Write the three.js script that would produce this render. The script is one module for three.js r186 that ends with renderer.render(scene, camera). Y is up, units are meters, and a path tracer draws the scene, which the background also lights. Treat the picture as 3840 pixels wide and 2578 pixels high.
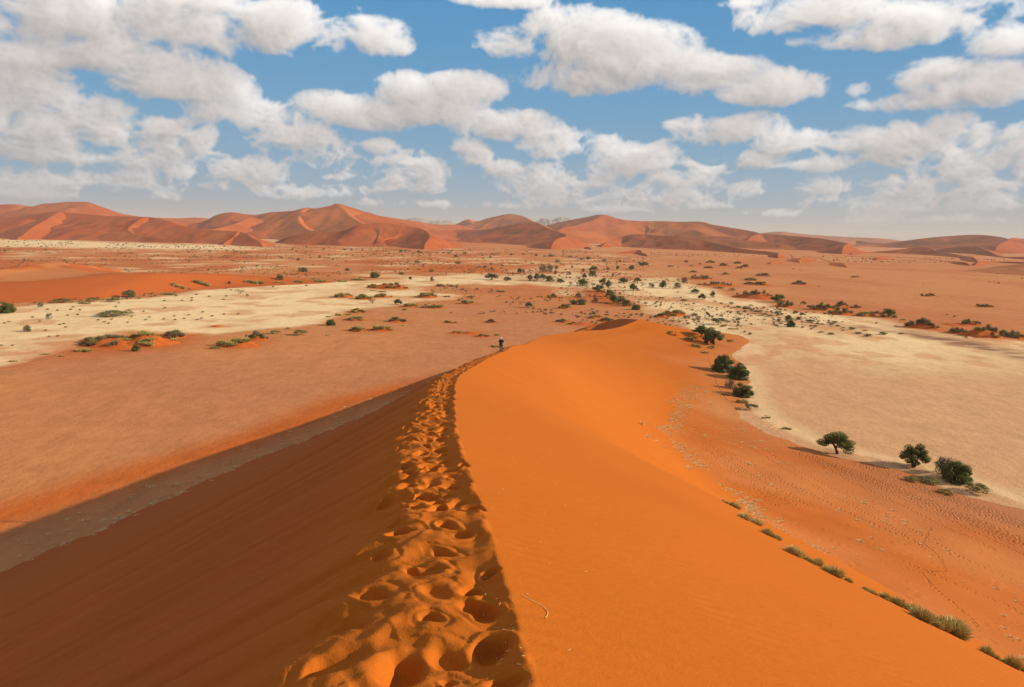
import * as THREE from 'three';
import { mergeGeometries } from 'three/addons/utils/BufferGeometryUtils.js';
import { MarchingCubes } from 'three/addons/objects/MarchingCubes.js';

// ---------------------------------------------------------------- camera, sun, exposure
const scene = new THREE.Scene();
const camera = new THREE.PerspectiveCamera(2 * Math.atan(1289 / 2561) * 180 / Math.PI, 3840 / 2578, 0.1, 40000);
camera.position.set(0, 40, 0);
camera.rotation.set(-9.33 * Math.PI / 180, 0, 1.1 * Math.PI / 180);
const renderer = new THREE.WebGLRenderer({ antialias: true });
renderer.setSize(1024, 687);
renderer.toneMapping = THREE.LinearToneMapping;
renderer.toneMappingExposure = 1.28;
renderer.shadowMap.enabled = true;
const SUN_EL = 21.6 * Math.PI / 180, SUN_AZ = 92 * Math.PI / 180;            // low, from the right
const sunDir = new THREE.Vector3(Math.sin(SUN_AZ) * Math.cos(SUN_EL), Math.sin(SUN_EL), -Math.cos(SUN_AZ) * Math.cos(SUN_EL));
const sun = new THREE.DirectionalLight(new THREE.Color().setRGB(1, 0.88, 0.70), 5);
sun.name = 'sun'; sun.position.copy(sunDir).multiplyScalar(600); sun.castShadow = true;
sun.shadow.mapSize.set(4096, 4096); Object.assign(sun.shadow.camera, { left: -450, right: 450, top: 300, bottom: -300, near: 1, far: 1500 }); sun.shadow.radius = 1;
scene.add(sun, sun.target);
// ---------------------------------------------------------------- noise and helpers
function rng(seed) { let a = seed >>> 0; return () => { a = (a + 0x6D2B79F5) >>> 0; let t = a; t = Math.imul(t ^ (t >>> 15), t | 1); t ^= t + Math.imul(t ^ (t >>> 7), t | 61); return ((t ^ (t >>> 14)) >>> 0) / 4294967296; }; }
const NT = new Float32Array(65536); { const r = rng(7); for (let i = 0; i < 65536; i++) NT[i] = r(); }
function vn(x, y) {
  const xi = Math.floor(x), yi = Math.floor(y), fx = x - xi, fy = y - yi;
  const u = fx * fx * fx * (fx * (fx * 6 - 15) + 10), v = fy * fy * fy * (fy * (fy * 6 - 15) + 10);
  const x0 = xi & 255, x1 = (xi + 1) & 255, y0 = (yi & 255) << 8, y1 = ((yi + 1) & 255) << 8;
  const a = NT[y0 + x0], b = NT[y0 + x1], c = NT[y1 + x0], d = NT[y1 + x1];
  return a + (b - a) * u + (c - a) * v + (a - b - c + d) * u * v;
}
function fbm(x, y, o = 4, g = 0.5) { let s = 0, a = 1, t = 0; for (let i = 0; i < o; i++) { s += a * vn(x, y); t += a; a *= g; const X = 1.61 * x - 1.19 * y + 17.3; y = 1.19 * x + 1.61 * y + 5.7; x = X; } return s / t; }
const clamp = (v, a = 0, b = 1) => v < a ? a : v > b ? b : v;
const sst = (a, b, v) => { const t = clamp((v - a) / (b - a)); return t * t * (3 - 2 * t); };
const mix = (a, b, t) => a + (b - a) * t;
const smax = (a, b, k) => (a + b + Math.sqrt((a - b) * (a - b) + k * k)) / 2;
const smin = (a, b, k) => (a + b - Math.sqrt((a - b) * (a - b) + k * k)) / 2;
// a smooth curve through points (monotone in its first column): value of column c at F
function curve(pts) {
  const n = pts.length, m = pts[0].length, sl = pts.map((p, i) => { const a = pts[Math.max(0, i - 1)], b = pts[Math.min(n - 1, i + 1)]; return p.map((_, c) => (b[c] - a[c]) / (b[0] - a[0])); });
  return (F, c) => {
    if (F <= pts[0][0]) return pts[0][c]; if (F >= pts[n - 1][0]) return pts[n - 1][c];
    let i = 0; while (pts[i + 1][0] < F) i++;
    const h = pts[i + 1][0] - pts[i][0], t = (F - pts[i][0]) / h, t2 = t * t, t3 = t2 * t;
    return (2 * t3 - 3 * t2 + 1) * pts[i][c] + (t3 - 2 * t2 + t) * h * sl[i][c] + (-2 * t3 + 3 * t2) * pts[i + 1][c] + (t3 - t2) * h * sl[i + 1][c];
  };
}
// ---------------------------------------------------------------- the land: x to the right, F metres ahead (world z = -F), y up, the plain at y = 0
// crest of the near dune: F, x, height
const CREST = curve([[-60, 6, 48], [-30, 3, 43.2], [-10, 1.2, 40.0], [0, 0.42, 38.28], [3.1, 0.15, 37.74], [4.4, 0, 37.53], [6.1, -0.2, 37.25], [8, -0.45, 36.96], [10.2, -0.74, 36.62], [12.8, -1.04, 36.21], [18, -1.52, 35.41], [30, -2.33, 33.52], [42, -2.2, 31.7], [60, -1.75, 28.95], [85.4, -0.9, 24.98], [110, 0.4, 21.6], [135, 2.7, 17.75], [165, 6.0, 14.2], [195, 10.4, 10.6], [222, 24.6, 8.25], [234, 32, 7.0], [246, 39.6, 6.6], [256, 47.6, 7.95], [266, 50, 6.8], [280, 52.5, 4.4], [300, 54, 2.0], [325, 55, -1.5], [360, 58, -3]]);
// where the sand apron right of the dune meets the pale pan
const PANEDGE = curve([[0, 122, 0], [40, 107, 0], [70, 94, 0], [100, 79.5, 0], [109, 75.5, 0], [116.7, 72, 0], [121, 67, 0], [128.6, 59.6, 0], [153, 56, 0], [185, 65, 0], [213, 72.6, 0], [243, 83, 0], [269, 91, 0], [290, 84, 0], [307, 77.6, 0], [348, 72, 0], [375, 45, 0]]);
function plainY(x, F) { return 0.5 * (fbm(x / 60 + 3, F / 60 + 9, 3) - 0.5) + 0.14 * (fbm(x / 7, F / 7, 2) - 0.5); }
function shelfW(F) { return 0.95 + 0.42 * sst(6.5, 2.4, F) + 0.28 * (vn(F * 0.9, 3.3) - 0.5) + 0.30 * (vn(F * 2.3, 8.1) - 0.5) + 0.16 * (vn(F * 5.1, 5.5) - 0.5); }
// the horn that curls back from the dune's far tip round a small hollow: x, F, height along its crest
const HORN = [[47.6, 256, 7.9], [46.4, 266, 7.0], [43.8, 275, 6.0], [39.5, 280, 4.2], [34, 279.5, 2.7], [28, 273, 1.4], [22, 263, 0.5]];
function hornY(x, F) {
  if (x < 8 || x > 75 || F < 240 || F > 312) return -9;
  let best = 1e9, y = -9;
  for (let i = 1; i < HORN.length; i++) { const [ax, aF, ah] = HORN[i - 1], [bx, bF, bh] = HORN[i], dx = bx - ax, dF = bF - aF, t = clamp(((x - ax) * dx + (F - aF) * dF) / (dx * dx + dF * dF)), qx = ax + t * dx, qF = aF + t * dF, d = Math.hypot(x - qx, F - qF); if (d < best) { best = d; const inner = (x - qx) * (35 - qx) + (F - qF) * (260 - qF) > 0; y = ah + t * (bh - ah) - (inner ? 0.6 : 0.34) * d; } }
  return y;
}
// the near dune without its footprints
function duneY(x, F) { return Math.max(mainDuneY(x, F), hornY(x, F)); }
function mainDuneY(x, F) {
  const hc = CREST(F, 2), u = x - CREST(F, 1);
  if (u < 0) {
    const d = -u, ws = shelfW(F) * (1 - sst(110, 190, F)), lip = 0.045 * sst(0, 0.2, d) * sst(0, 12, F + 9) * (1 - sst(60, 140, F));
    const shelf = hc - lip - 0.045 * d;
    const h2 = hc - 0.1, W = Math.max(h2, 0.4) / 0.478, q = (d - ws * 0.93) / W;
    const slip = q < 0 ? hc + 0.7 * (ws * 0.93 - d) - 0.1 : q > 1 ? -0.12 * (d - ws - W) : h2 * Math.pow(1 - q, 1.22) + (0.12 * (vn(F * 0.3 + d * 0.1, d * 0.07) - 0.5) + 0.035 * (fbm(F * 1.1 + d * 0.25, d * 0.16 + 5, 3) - 0.5)) * sst(0.02, 0.1, q);
    return ws > 0.05 ? smin(shelf, slip, 0.05) : slip;
  }
  const slope = hc - flank(u, F) + 0.07 * (fbm(x * 0.12, F * 0.12, 2) - 0.5) * sst(0, 6, u);
  return smax(slope, apronY(x, F), mix(0.4, 2.2, sst(0, 9, u)));
}
function flank(u, F) { // drop below the crest on the sunlit side: rounded at the top, near the angle of repose lower down
  const far = sst(95, 200, F), st = sst(16, 45, F), a0 = mix(mix(0.30, 0.40, st), 0.24, far), k = mix(mix(0.0105, 0.016, st), 0.0005, far), a1 = mix(0.70, 0.26, far), ue = (a1 - a0) / (2 * k);
  return u < ue ? a0 * u + k * u * u : a0 * ue + k * ue * ue + a1 * (u - ue);
}
function apronY(x, F) {
  const e = PANEDGE(F, 1) - x + 5 * (fbm(x / 11 + 2, F / 11, 3) - 0.5) + 9 * (fbm(x / 40 + 8, F / 30, 2) - 0.5);
  return (e > 0 ? 0.07 * e + 0.0009 * e * e : 0.12 * e) * (1 - sst(265, 330, F)) - 0.25 + 0.5 * (fbm(x * 0.08 + 4, F * 0.08, 3) - 0.5) - 4 * sst(280, 340, F);
}
function apronShare(x, F) { // 0 on the clean slope, 1 on the apron below it
  const hc = CREST(F, 2), u = x - CREST(F, 1); if (u < 0) return 0;
  const slope = hc - flank(u, F), ap = apronY(x, F);
  return sst(-1.2, 2.2, ap - slope + 2.4 * (fbm(x * 0.22, F * 0.16, 3) - 0.5));
}
function heightAt(x, F) { return Math.max(plainY(x, F), F < 380 && F > -60 && Math.abs(x - CREST(F, 1)) < 140 ? duneY(x, F) : -9, leftDuneY(x, F)); }
// the low orange dune in the middle distance on the left
const LEFTCREST = curve([[-560, 440, 7.5], [-430, 455, 7], [-375, 475, 7.2], [-357, 500, 8.6], [-348, 520, 10.9], [-334, 512, 8.6], [-303, 485, 6.4], [-272, 475, 7.2], [-240, 485, 6.5], [-200, 500, 4], [-150, 510, 1.5], [-110, 510, -0.8], [0, 500, -3]]); // x, F, height
const LEFTSPUR = curve([[-560, 330, 7], [-400, 350, 6.6], [-310, 372, 6.7], [-286, 381, 7.0], [-268, 392, 7.8], [-257, 404, 8.6], [-243, 420, 9.4], [-228, 436, 9.6], [-212, 462, 8.0], [-190, 490, 5], [-160, 510, 2], [-120, 520, -1], [0, 520, -3]]);
function leftDuneY(x, F) {
  if (x > -40 || x < -560 || F < 230 || F > 720) return -9;
  const c = LEFTCREST(x, 1), h = LEFTCREST(x, 2), d = F - c, e = LEFTSPUR(x, 1), g = LEFTSPUR(x, 2), q = F - e;
  const a = d > 0 ? h - 0.12 * d : h + 0.05 * d, b = q > 0 ? g - 0.06 * q : g + 0.125 * q;
  return smax(a, b, 0.8) + 0.3 * (fbm(x / 30, F / 30, 2) - 0.5) - 0.4;
}
// ---------------------------------------------------------------- sky: air and cumulus clouds, computed on an azimuth and elevation grid
function makeSky() {
  const W = 4096, H = 2048, data = new Float32Array(W * H * 4), D2R = Math.PI / 180, GAIN = 1 / 1.28;
  // clouds: azimuth and elevation of the middle, half width, half height (degrees), thickness
  const puffs = [[-32.0,13.1,7.0,2.7,1.1],[-24.7,14.2,9.4,2.1,1.1],[-18.8,14.6,7.7,1.7,1],[-13.0,14.3,4.9,1.3,0.8],[-9.7,14.0,2.0,0.8,0.6],[-29.5,11.4,6.1,1.4,1.1],[-34.3,10.7,2.9,1.2,1],[-25.2,10.0,4.3,1.6,1],[-22.0,9.9,1.8,1.5,0.9],[-34.5,8.3,2.9,2.3,1],[-34.0,6.1,4.2,1.8,1.1],[-30.1,6.6,2.1,1.8,1],[-25.8,6.1,2.9,1.6,0.9],[-27.8,4.9,2.5,1.2,0.8],[-33.4,4.6,3.0,0.9,0.8],[-19.6,8.1,2.5,1.2,0.7],[-16.5,6.5,3.6,1.5,0.8],[-14.4,5.1,1.7,1.3,0.7],[-20.9,4.1,2.8,1.0,0.75],[-25.9,3.9,1.2,0.6,0.5],[-28.2,3.3,1.4,0.6,0.5],[-23.6,8.4,2.1,0.9,0.6],[-15.1,9.3,2.3,1.0,0.8],[-12.1,8.7,3.7,1.3,0.95],[-8.7,10.6,2.6,1.3,1],[-3.8,10.7,3.0,1.5,0.9],[-6.3,9.3,3.8,1.4,1],[-1.0,8.4,3.9,1.5,1],[3.1,7.1,3.0,1.4,1],[-6.3,11.5,1.4,0.6,0.5],[5.2,14.6,4.5,2.6,1.2],[-1.1,14.2,3.1,1.2,0.9],[9.0,13.1,5.1,2.5,1.2],[14.4,11.9,4.6,1.7,1.1],[5.3,11.8,5.9,1.6,1.1],[20.2,10.8,3.7,1.3,1],[17.7,10.6,2.9,1.2,1],[3.4,16.2,2.1,0.9,0.7],[7.9,6.9,1.9,0.8,0.8],[10.0,5.7,3.5,1.5,0.9],[13.7,4.5,3.0,1.3,0.8],[12.6,3.1,3.8,0.9,0.5],[-8.4,4.5,3.5,1.6,0.95],[-11.1,6.3,1.4,0.7,0.6],[-9.1,3.3,2.5,0.6,0.6],[-3.4,6.1,1.8,1.2,0.9],[-1.1,5.0,1.7,0.9,0.8],[2.3,3.9,3.2,1.4,0.75],[6.9,4.3,1.3,1.0,0.75],[4.2,2.7,3.2,0.6,0.4],[-1.1,17.3,3.8,0.6,0.8],[21.9,15.6,5.0,1.5,1],[25.2,13.8,3.7,1.2,1],[30.2,14.5,5.4,1.7,1.1],[34.1,12.8,1.9,1.1,0.9],[21.1,13.9,1.1,0.4,0.6],[17.9,16.7,1.9,0.4,0.6],[29.6,11.0,2.6,1.0,0.9],[32.5,9.9,3.2,1.5,1],[34.7,10.1,1.4,1.3,0.9],[25.5,10.4,0.9,0.6,0.6],[27.3,9.3,2.4,0.6,0.6],[16.6,8.1,3.6,1.2,0.9],[12.8,8.4,1.3,0.4,0.6],[21.0,6.8,2.3,1.2,0.8],[19.2,5.7,1.9,0.7,0.7],[15.3,7.3,2.0,0.6,0.6],[25.6,7.0,2.6,1.0,0.9],[29.2,6.4,3.5,1.6,1],[31.5,7.2,2.1,1.4,0.9],[33.3,5.1,3.5,1.6,0.9],[35.2,5.9,1.1,1.5,0.8],[31.4,3.7,4.4,1.1,0.6],[23.4,5.4,2.1,0.7,0.6],[23.8,3.6,1.6,0.7,0.55],[25.1,2.4,2.4,0.6,0.4],[29.1,2.2,3.3,0.6,0.4],[18.2,3.6,1.3,0.6,0.4],[-18.2,2.6,2.9,0.5,0.35],[-27.4,2.0,1.7,0.3,0.35],[-32.5,2.7,5.6,0.7,0.45],[-13.9,2.8,1.4,0.4,0.35],[-14.2,4.1,1.0,0.4,0.4],[10.9,2.2,2.1,0.5,0.35],[34.0,2.6,2.2,0.6,0.5],[-35.0,1.9,2.2,0.4,0.4],[-30.1,2.5,1.6,0.4,0.4],[-22.3,3.0,1.8,0.4,0.45],[-10.5,2.1,2.1,0.3,0.35],[-5.9,2.0,1.8,0.3,0.35],[0.2,2.1,2.2,0.3,0.4],[8.1,1.9,2.5,0.3,0.4],[15.0,2.3,2.0,0.3,0.4],[21.5,1.7,2.2,0.3,0.4],[27.3,1.2,1.7,0.3,0.35],[32.4,1.4,2.1,0.3,0.4]];
  const r = rng(31), all = [];
  for (let k = -2; k <= 2; k++) for (const p of puffs) { if (k === 0) { all.push(p); continue; } all.push([(k % 2 ? -p[0] : p[0]) + k * 74 + (r() - 0.5) * 5, p[1] * (0.9 + 0.2 * r()), p[2], p[3], p[4]]); }
  for (let i = 0; i < 50; i++) { const el = 19 + 66 * Math.pow(r(), 0.8); all.push([r() * 360 - 180, el, (6 + 9 * r()) / Math.cos(el * D2R), 3.5 + 6 * r(), 0.75 + 0.3 * r()]); }
  const rows = 1024, top = H / 2, dens = new Float32Array(W * rows), step = 360 / W;          // row 0 = horizon, row 1023 = zenith
  const base = new Float32Array(W * rows).fill(-9);
  for (const [az, el, rx, ry, th] of all) {
    const x0 = Math.floor((az - rx * 2.1 + 180) / step), x1 = Math.ceil((az + rx * 2.1 + 180) / step), y0 = Math.max(0, Math.floor((el - ry * 2.1) / step)), y1 = Math.min(rows - 1, Math.ceil((el + ry * 2.1) / step));
    for (let y = y0; y <= y1; y++) for (let x = x0; x <= x1; x++) {
      const a = (x * step - 180 - az) / rx; let b = (y * step - el) / ry; if (b < 0) b *= 1.25;
      const v = th * (1.15 - (a * a + b * b)); const i = y * W + ((x % W) + W) % W;
      if (base[i] < -5) base[i] = v; else base[i] = smax(base[i], v, 0.35);
    }
  }
  const cloudNoise = (X, Y) => { // billowing noise, 1 unit = the largest lump
    const w1 = vn(X * 0.8 + 5, Y * 0.8) - 0.5, w2 = vn(X * 0.8 + 40, Y * 0.8 + 9) - 0.5; let n = 0, a = 1, t = 0, px = X + w1 * 0.7, py = Y + w2 * 0.7;
    for (let o = 0; o < 7; o++) { const q = vn(px, py), bl = 1 - Math.abs(2 * q - 1); n += a * (o < 5 ? mix(q, bl, 0.5) : q); t += a; a *= 0.62; const nx = 1.62 * px - 1.2 * py + 11; py = 1.2 * px + 1.62 * py + 3; px = nx; }
    return n / t - 0.5;
  };
  for (let y = 0; y < rows; y++) { const el = y * step, ce = Math.max(0.15, Math.cos(el * D2R)), hi = sst(3, 15, el);
    for (let x = 0; x < W; x++) { const i = y * W + x; if (base[i] < -1.9) { dens[i] = 0; continue; }
      const X = x * step, n = hi <= 0 ? cloudNoise(X * 0.6, el * 0.85) : hi >= 1 ? cloudNoise(X * 0.27 + 50, el * 0.36) : mix(cloudNoise(X * 0.6, el * 0.85), cloudNoise(X * 0.27 + 50, el * 0.36), hi);
      dens[i] = Math.max(0, base[i] + n * 3.9 - 0.14);
    } }
  const blue = (el, az) => { // clear air: deep blue above, pale towards the horizon
    const t = clamp(el / 18), k = Math.pow(t, 0.75), u = clamp(el / 90), warm = clamp(0.5 + az / 90);
    const hz = [mix(0.40, 0.54, warm), mix(0.36, 0.48, warm), mix(0.36, 0.41, warm)];
    const m = [mix(0.22, 0.24, warm), 0.46, 0.615], tp = [0.085, 0.295, 0.56], ze = [0.04, 0.15, 0.38];
    const a = Math.exp(-el / 3.8), o = [0, 0, 0];
    for (let c = 0; c < 3; c++) { let v = mix(m[c], tp[c], clamp(k)); v = mix(v, ze[c], sst(0.2, 1, u)); o[c] = mix(v, hz[c], a); }
    return o;
  };
  const lx = 0.8, ly = 0.6;
  for (let y = 0; y < rows; y++) { const el = (y + 0.5) * step, ce = Math.max(0.2, Math.cos(el * D2R)), hazeA = Math.exp(-el / 3.2);
    for (let x = 0; x < W; x++) {
      const i = y * W + x, az = ((x + 0.5) * step - 180), d = dens[i], sk = blue(el, Math.abs(az) > 90 ? Math.sign(az) * (180 - Math.abs(az)) : az); let R = sk[0], G = sk[1], B = sk[2];
      if (d > 0.001) {
        let od = 0, up = 0; const s0 = 2.0 + el * 0.10;
        for (let k = 1; k <= 14; k++) { const s = s0 * k * (1 + k * 0.08), xx = ((Math.round(x + lx * s / ce) % W) + W) % W, yy = Math.min(rows - 1, Math.round(y + ly * s)); od += Math.min(1.2, dens[yy * W + xx]); if (k < 11) { const y2 = Math.min(rows - 1, Math.round(y + s * 1.1)); up += Math.min(1.2, dens[y2 * W + x]); } }
        const lit = Math.exp(-od * 0.17), amb = Math.exp(-up * 0.13), al = 1 - Math.exp(-Math.pow(d, 1.25) * 3.5), fe = al;
        const off = (k) => dens[Math.min(rows - 1, Math.round(y + ly * k)) * W + ((Math.round(x + lx * k / ce) % W) + W) % W], q1 = 2.5 + el * 0.12, relief = 0.45 * Math.tanh(1.3 * (d - off(q1))) + 0.6 * Math.tanh(0.8 * (d - off(q1 * 3))) + 0.6 * Math.tanh(0.5 * (d - off(q1 * 8)));
        const br = Math.max(0.38, 0.495 + 0.32 * lit + 0.14 * amb + 0.15 * relief);
        let cr = br * mix(1.0, 1.0, lit), cg = br * mix(0.915, 0.97, lit), cb = br * mix(0.87, 0.93, lit);
        const hz = hazeA * 0.7; cr = mix(cr, sk[0], hz); cg = mix(cg, sk[1], hz); cb = mix(cb, sk[2], hz);
        R = mix(R, cr, fe); G = mix(G, cg, fe); B = mix(B, cb, fe);
      }
      const o = ((top + y) * W + ((x + W - W / 4) % W)) * 4; data[o] = R * GAIN; data[o + 1] = G * GAIN; data[o + 2] = B * GAIN; data[o + 3] = 1;
    } }
  for (let y = 0; y < top; y++) data.copyWithin(y * W * 4, top * W * 4, (top + 1) * W * 4);
  const t = new THREE.DataTexture(data, W, H, THREE.RGBAFormat, THREE.FloatType);
  t.mapping = THREE.EquirectangularReflectionMapping; t.magFilter = THREE.LinearFilter; t.minFilter = THREE.LinearFilter; t.needsUpdate = true;
  return t;
}
const skyTexture = makeSky();
scene.background = skyTexture; scene.environment = skyTexture;
// ---------------------------------------------------------------- naming
const taken = {};
function numbered(n) { const k = taken[n] = (taken[n] ?? -1) + 1; return k ? `${n}_${String(k).padStart(3, '0')}` : n; }
function struct(name, geo, mat) { const m = new THREE.Mesh(geo, mat); m.name = numbered(name); m.userData = { kind: 'structure' }; m.castShadow = m.receiveShadow = true; scene.add(m); return m; }
function tag(o, label, category, group) { o.userData = { label, category }; if (group) o.userData.group = group; return o; }
function gridGeo(nx, ny, fn, withColor, uvFn) {   // fn(i, j) -> [x, y, z, (r, g, b)]
  const P = new Float32Array(nx * ny * 3), C = withColor ? new Float32Array(nx * ny * 3) : null, UV = new Float32Array(nx * ny * 2);
  for (let j = 0, k = 0; j < ny; j++) for (let i = 0; i < nx; i++, k++) {
    const v = fn(i, j); P[k * 3] = v[0]; P[k * 3 + 1] = v[1]; P[k * 3 + 2] = v[2];
    if (C) { C[k * 3] = v[3]; C[k * 3 + 1] = v[4]; C[k * 3 + 2] = v[5]; }
    const t = uvFn ? uvFn(v[0], v[2]) : [v[0], v[2]]; UV[k * 2] = t[0]; UV[k * 2 + 1] = t[1];
  }
  const I = new Uint32Array((nx - 1) * (ny - 1) * 6); let q = 0;
  for (let j = 0; j < ny - 1; j++) for (let i = 0; i < nx - 1; i++) { const a = j * nx + i, b = a + 1, c = a + nx, d = c + 1; I[q++] = a; I[q++] = b; I[q++] = c; I[q++] = b; I[q++] = d; I[q++] = c; }
  const g = new THREE.BufferGeometry(); g.setAttribute('position', new THREE.BufferAttribute(P, 3)); if (C) g.setAttribute('color', new THREE.BufferAttribute(C, 3)); g.setAttribute('uv', new THREE.BufferAttribute(UV, 2)); g.setIndex(new THREE.BufferAttribute(I, 1)); g.computeVertexNormals(); return g;
}
const toS = (v) => { v = clamp(v); return Math.round(255 * (v <= 0.0031308 ? v * 12.92 : 1.055 * Math.pow(v, 1 / 2.4) - 0.055)); };
function byteTexture(w, h, fn, srgb, wrap = THREE.RepeatWrapping) {
  const d = new Uint8Array(w * h * 4), o = [0, 0, 0];
  for (let y = 0, k = 0; y < h; y++) for (let x = 0; x < w; x++, k += 4) { fn(x, y, o); if (srgb) { d[k] = toS(o[0]); d[k + 1] = toS(o[1]); d[k + 2] = toS(o[2]); } else { d[k] = 255 * clamp(o[0]); d[k + 1] = 255 * clamp(o[1]); d[k + 2] = 255 * clamp(o[2]); } d[k + 3] = 255; }
  const t = new THREE.DataTexture(d, w, h, THREE.RGBAFormat); t.magFilter = THREE.LinearFilter; t.minFilter = THREE.LinearMipmapLinearFilter; t.generateMipmaps = true; t.wrapS = t.wrapT = wrap; if (srgb) t.colorSpace = THREE.SRGBColorSpace; t.needsUpdate = true; return t;
}
// a tile of sand grain: a height field on a torus, turned into normals
const TILE = 512;
function tileNoise(x, y, cells, seed) { const fx = x / TILE * cells, fy = y / TILE * cells, xi = Math.floor(fx), yi = Math.floor(fy), u = fx - xi, v = fy - yi, s = u * u * (3 - 2 * u), t = v * v * (3 - 2 * v), w = (a, b) => NT[((((b % cells) + cells) % cells) * 131 + (((a % cells) + cells) % cells) * 7 + seed * 977) & 65535]; return mix(mix(w(xi, yi), w(xi + 1, yi), s), mix(w(xi, yi + 1), w(xi + 1, yi + 1), s), t); }
function normalTile(heightFn, strength) {
  const h = new Float32Array(TILE * TILE); for (let y = 0; y < TILE; y++) for (let x = 0; x < TILE; x++) h[y * TILE + x] = heightFn(x, y);
  return byteTexture(TILE, TILE, (x, y, o) => { const a = h[y * TILE + (x + 1) % TILE] - h[y * TILE + (x + TILE - 1) % TILE], b = h[((y + 1) % TILE) * TILE + x] - h[((y + TILE - 1) % TILE) * TILE + x]; const nx = -a * strength, ny = -b * strength, l = 1 / Math.hypot(nx, ny, 1); o[0] = nx * l * 0.5 + 0.5; o[1] = ny * l * 0.5 + 0.5; o[2] = l * 0.5 + 0.5; }, false);
}
const grainNormal = normalTile((x, y) => 0.55 * tileNoise(x, y, 256, 1) + 0.5 * tileNoise(x, y, 128, 2) + 0.6 * tileNoise(x, y, 48, 3) + 0.9 * tileNoise(x, y, 12, 4) + 1.7 * tileNoise(x, y, 5, 15) * Math.sin((y / TILE * 9 + 1.3 * tileNoise(x, y, 4, 5)) * 2 * Math.PI) , 0.24);
const plainNormal = normalTile((x, y) => 0.8 * tileNoise(x, y, 96, 21) + 1.0 * tileNoise(x, y, 44, 22) + 1.3 * tileNoise(x, y, 19, 23) + 1.2 * tileNoise(x, y, 7, 24), 0.85);
const grainColor = byteTexture(TILE, TILE, (x, y, o) => { const n = 0.5 * tileNoise(x, y, 256, 8) + 0.3 * tileNoise(x, y, 90, 9) + 0.2 * tileNoise(x, y, 14, 10), v = 0.84 + 0.26 * n; o[0] = v; o[1] = v * (0.985 + 0.03 * tileNoise(x, y, 30, 6)); o[2] = v; }, true);
const rep = (t, a, b = a) => { const c = t.clone(); c.repeat.set(a, b); c.needsUpdate = true; return c; };
// ---------------------------------------------------------------- colours of the ground (base colours, linear)
const SAND = { dune: [0.46, 0.116, 0.0105], apron: [0.46, 0.116, 0.0165], gravel: [0.485, 0.184, 0.070], pan: [0.78, 0.535, 0.27], panDull: [0.56, 0.285, 0.135], orange: [0.47, 0.107, 0.016], red: [0.40, 0.09, 0.025], flat: [0.53, 0.203, 0.068] };
const POLY = {panLeft: [[-227.5,287.3],[-224.9,297.1],[-235.6,320.9],[-233.3,337.8],[-220.7,348],[-211.2,362.7],[-199.8,370.6],[-195.2,402.6],[-198.8,439.5],[-185.6,478.7],[-161.3,498.8],[-128.7,511.7],[-110,527.3],[-84.7,586.3],[-37.4,633],[-22,616.7],[9.8,547.9],[2.7,526.1],[-31,526.5],[-56.8,505.5],[-69.1,478.8],[-58,437],[-37.9,432.8],[-35.4,404.5],[-55.2,382.1],[-62.5,359.8],[-77.6,342.1],[-85,323.8],[-82.1,308.8],[-82.7,283],[-90.1,274.7],[-97,266.9],[-102.7,262.9],[-108.7,250.3],[-119.7,248.2],[-130.5,250.4],[-143.3,244.4],[-140.4,219.5],[-143.7,199.6],[-144.5,188.9],[-146.4,182.9]],
  panRight: [[-22,616.7],[17.1,654.3],[67.5,670],[93,560.8],[126,628.3],[149.1,646],[143.1,592.3],[144.4,532.3],[147.7,510.8],[139.6,457.8],[150.1,437.9],[151.5,413.3],[150.9,374.9],[148.7,363.5],[167.4,359.9],[185.6,343.1],[183.1,307],[187.7,293.2],[206.3,272.4],[217.6,253.1],[107.7,121.5],[61.3,75.6],[31.5,77.6],[48.4,169.5],[77.6,306.7],[71.9,347.7],[74.2,399],[70.5,422.2],[56.6,459.6],[40.4,504.5],[14.3,538.1]],
  riverStain: [[152.7,320],[168.8,305],[181.4,293.2],[183.7,277.2],[187.4,246.7],[190.3,232.5],[177.1,215.9],[174.7,229.5],[171.5,241.9],[169.8,264.4],[165.2,286.9],[154.7,303.1]],
  wash: [[75,450.1],[93.4,437.2],[114.7,420.8],[129.9,391.5],[134.6,343.7],[139.5,314.3],[147.5,276.6],[138.5,296.3],[135,336.5],[121.1,351.7],[115.7,406.7],[94.1,416.8],[70.5,422.2]],
  rightPlain: [[247,1216.5],[502.7,1349.1],[561.7,1122.2],[1150.7,1370.9],[230,268],[190.7,298],[188,347.6],[169,363.5],[151.6,370.7],[161.4,437.5],[152.9,489.1],[150.1,606.6],[140.3,686.7]],
  farPan: [[-1233.1,1564.7],[-996.3,1557.5],[-709.7,1444.5],[-590.2,1452],[-465.5,1263.5],[-467.9,1181.1],[-610.2,1142.1],[-753.4,1138.6],[-855,1083.2]],
  farPanMiddle: [[-795.8,2175.4],[-547.2,2187.5],[-364.2,1866.3],[-429.3,1715.3],[-503.1,1802.8],[-609.6,1725.7]],
  farPanSmall: [[-360.7,3467.5],[-131.9,2813.7],[-108.5,2678.6],[-183.6,2468.5]],
  orangeMiddle: [[-81.9,824.8],[-32.3,786.5],[11.4,652],[-19.2,654.9],[-55.3,631.3],[-72.9,633.5],[-143.8,690.2],[-91.8,724.2]],
  orangeBank: [[44.8,508.5],[70.4,479.7],[66.4,380.2],[49.1,377.2],[45.4,427.5]],
  orangeLeft: [[-148.5,213],[-144.6,231],[-142.1,251.9],[-117.8,244.2],[-114.3,228.4],[-120.8,213.4],[-130.7,199.7],[-140.2,188.7],[-141.9,185.4]],
  stripe: [[-72.2,83.6],[-69.9,88.6],[-65.9,95.3],[-62.9,101.7],[-57.9,110.9],[-51.8,121.4],[-45.1,135.5],[-38.4,155.2],[-16.6,182.7]]};
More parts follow.
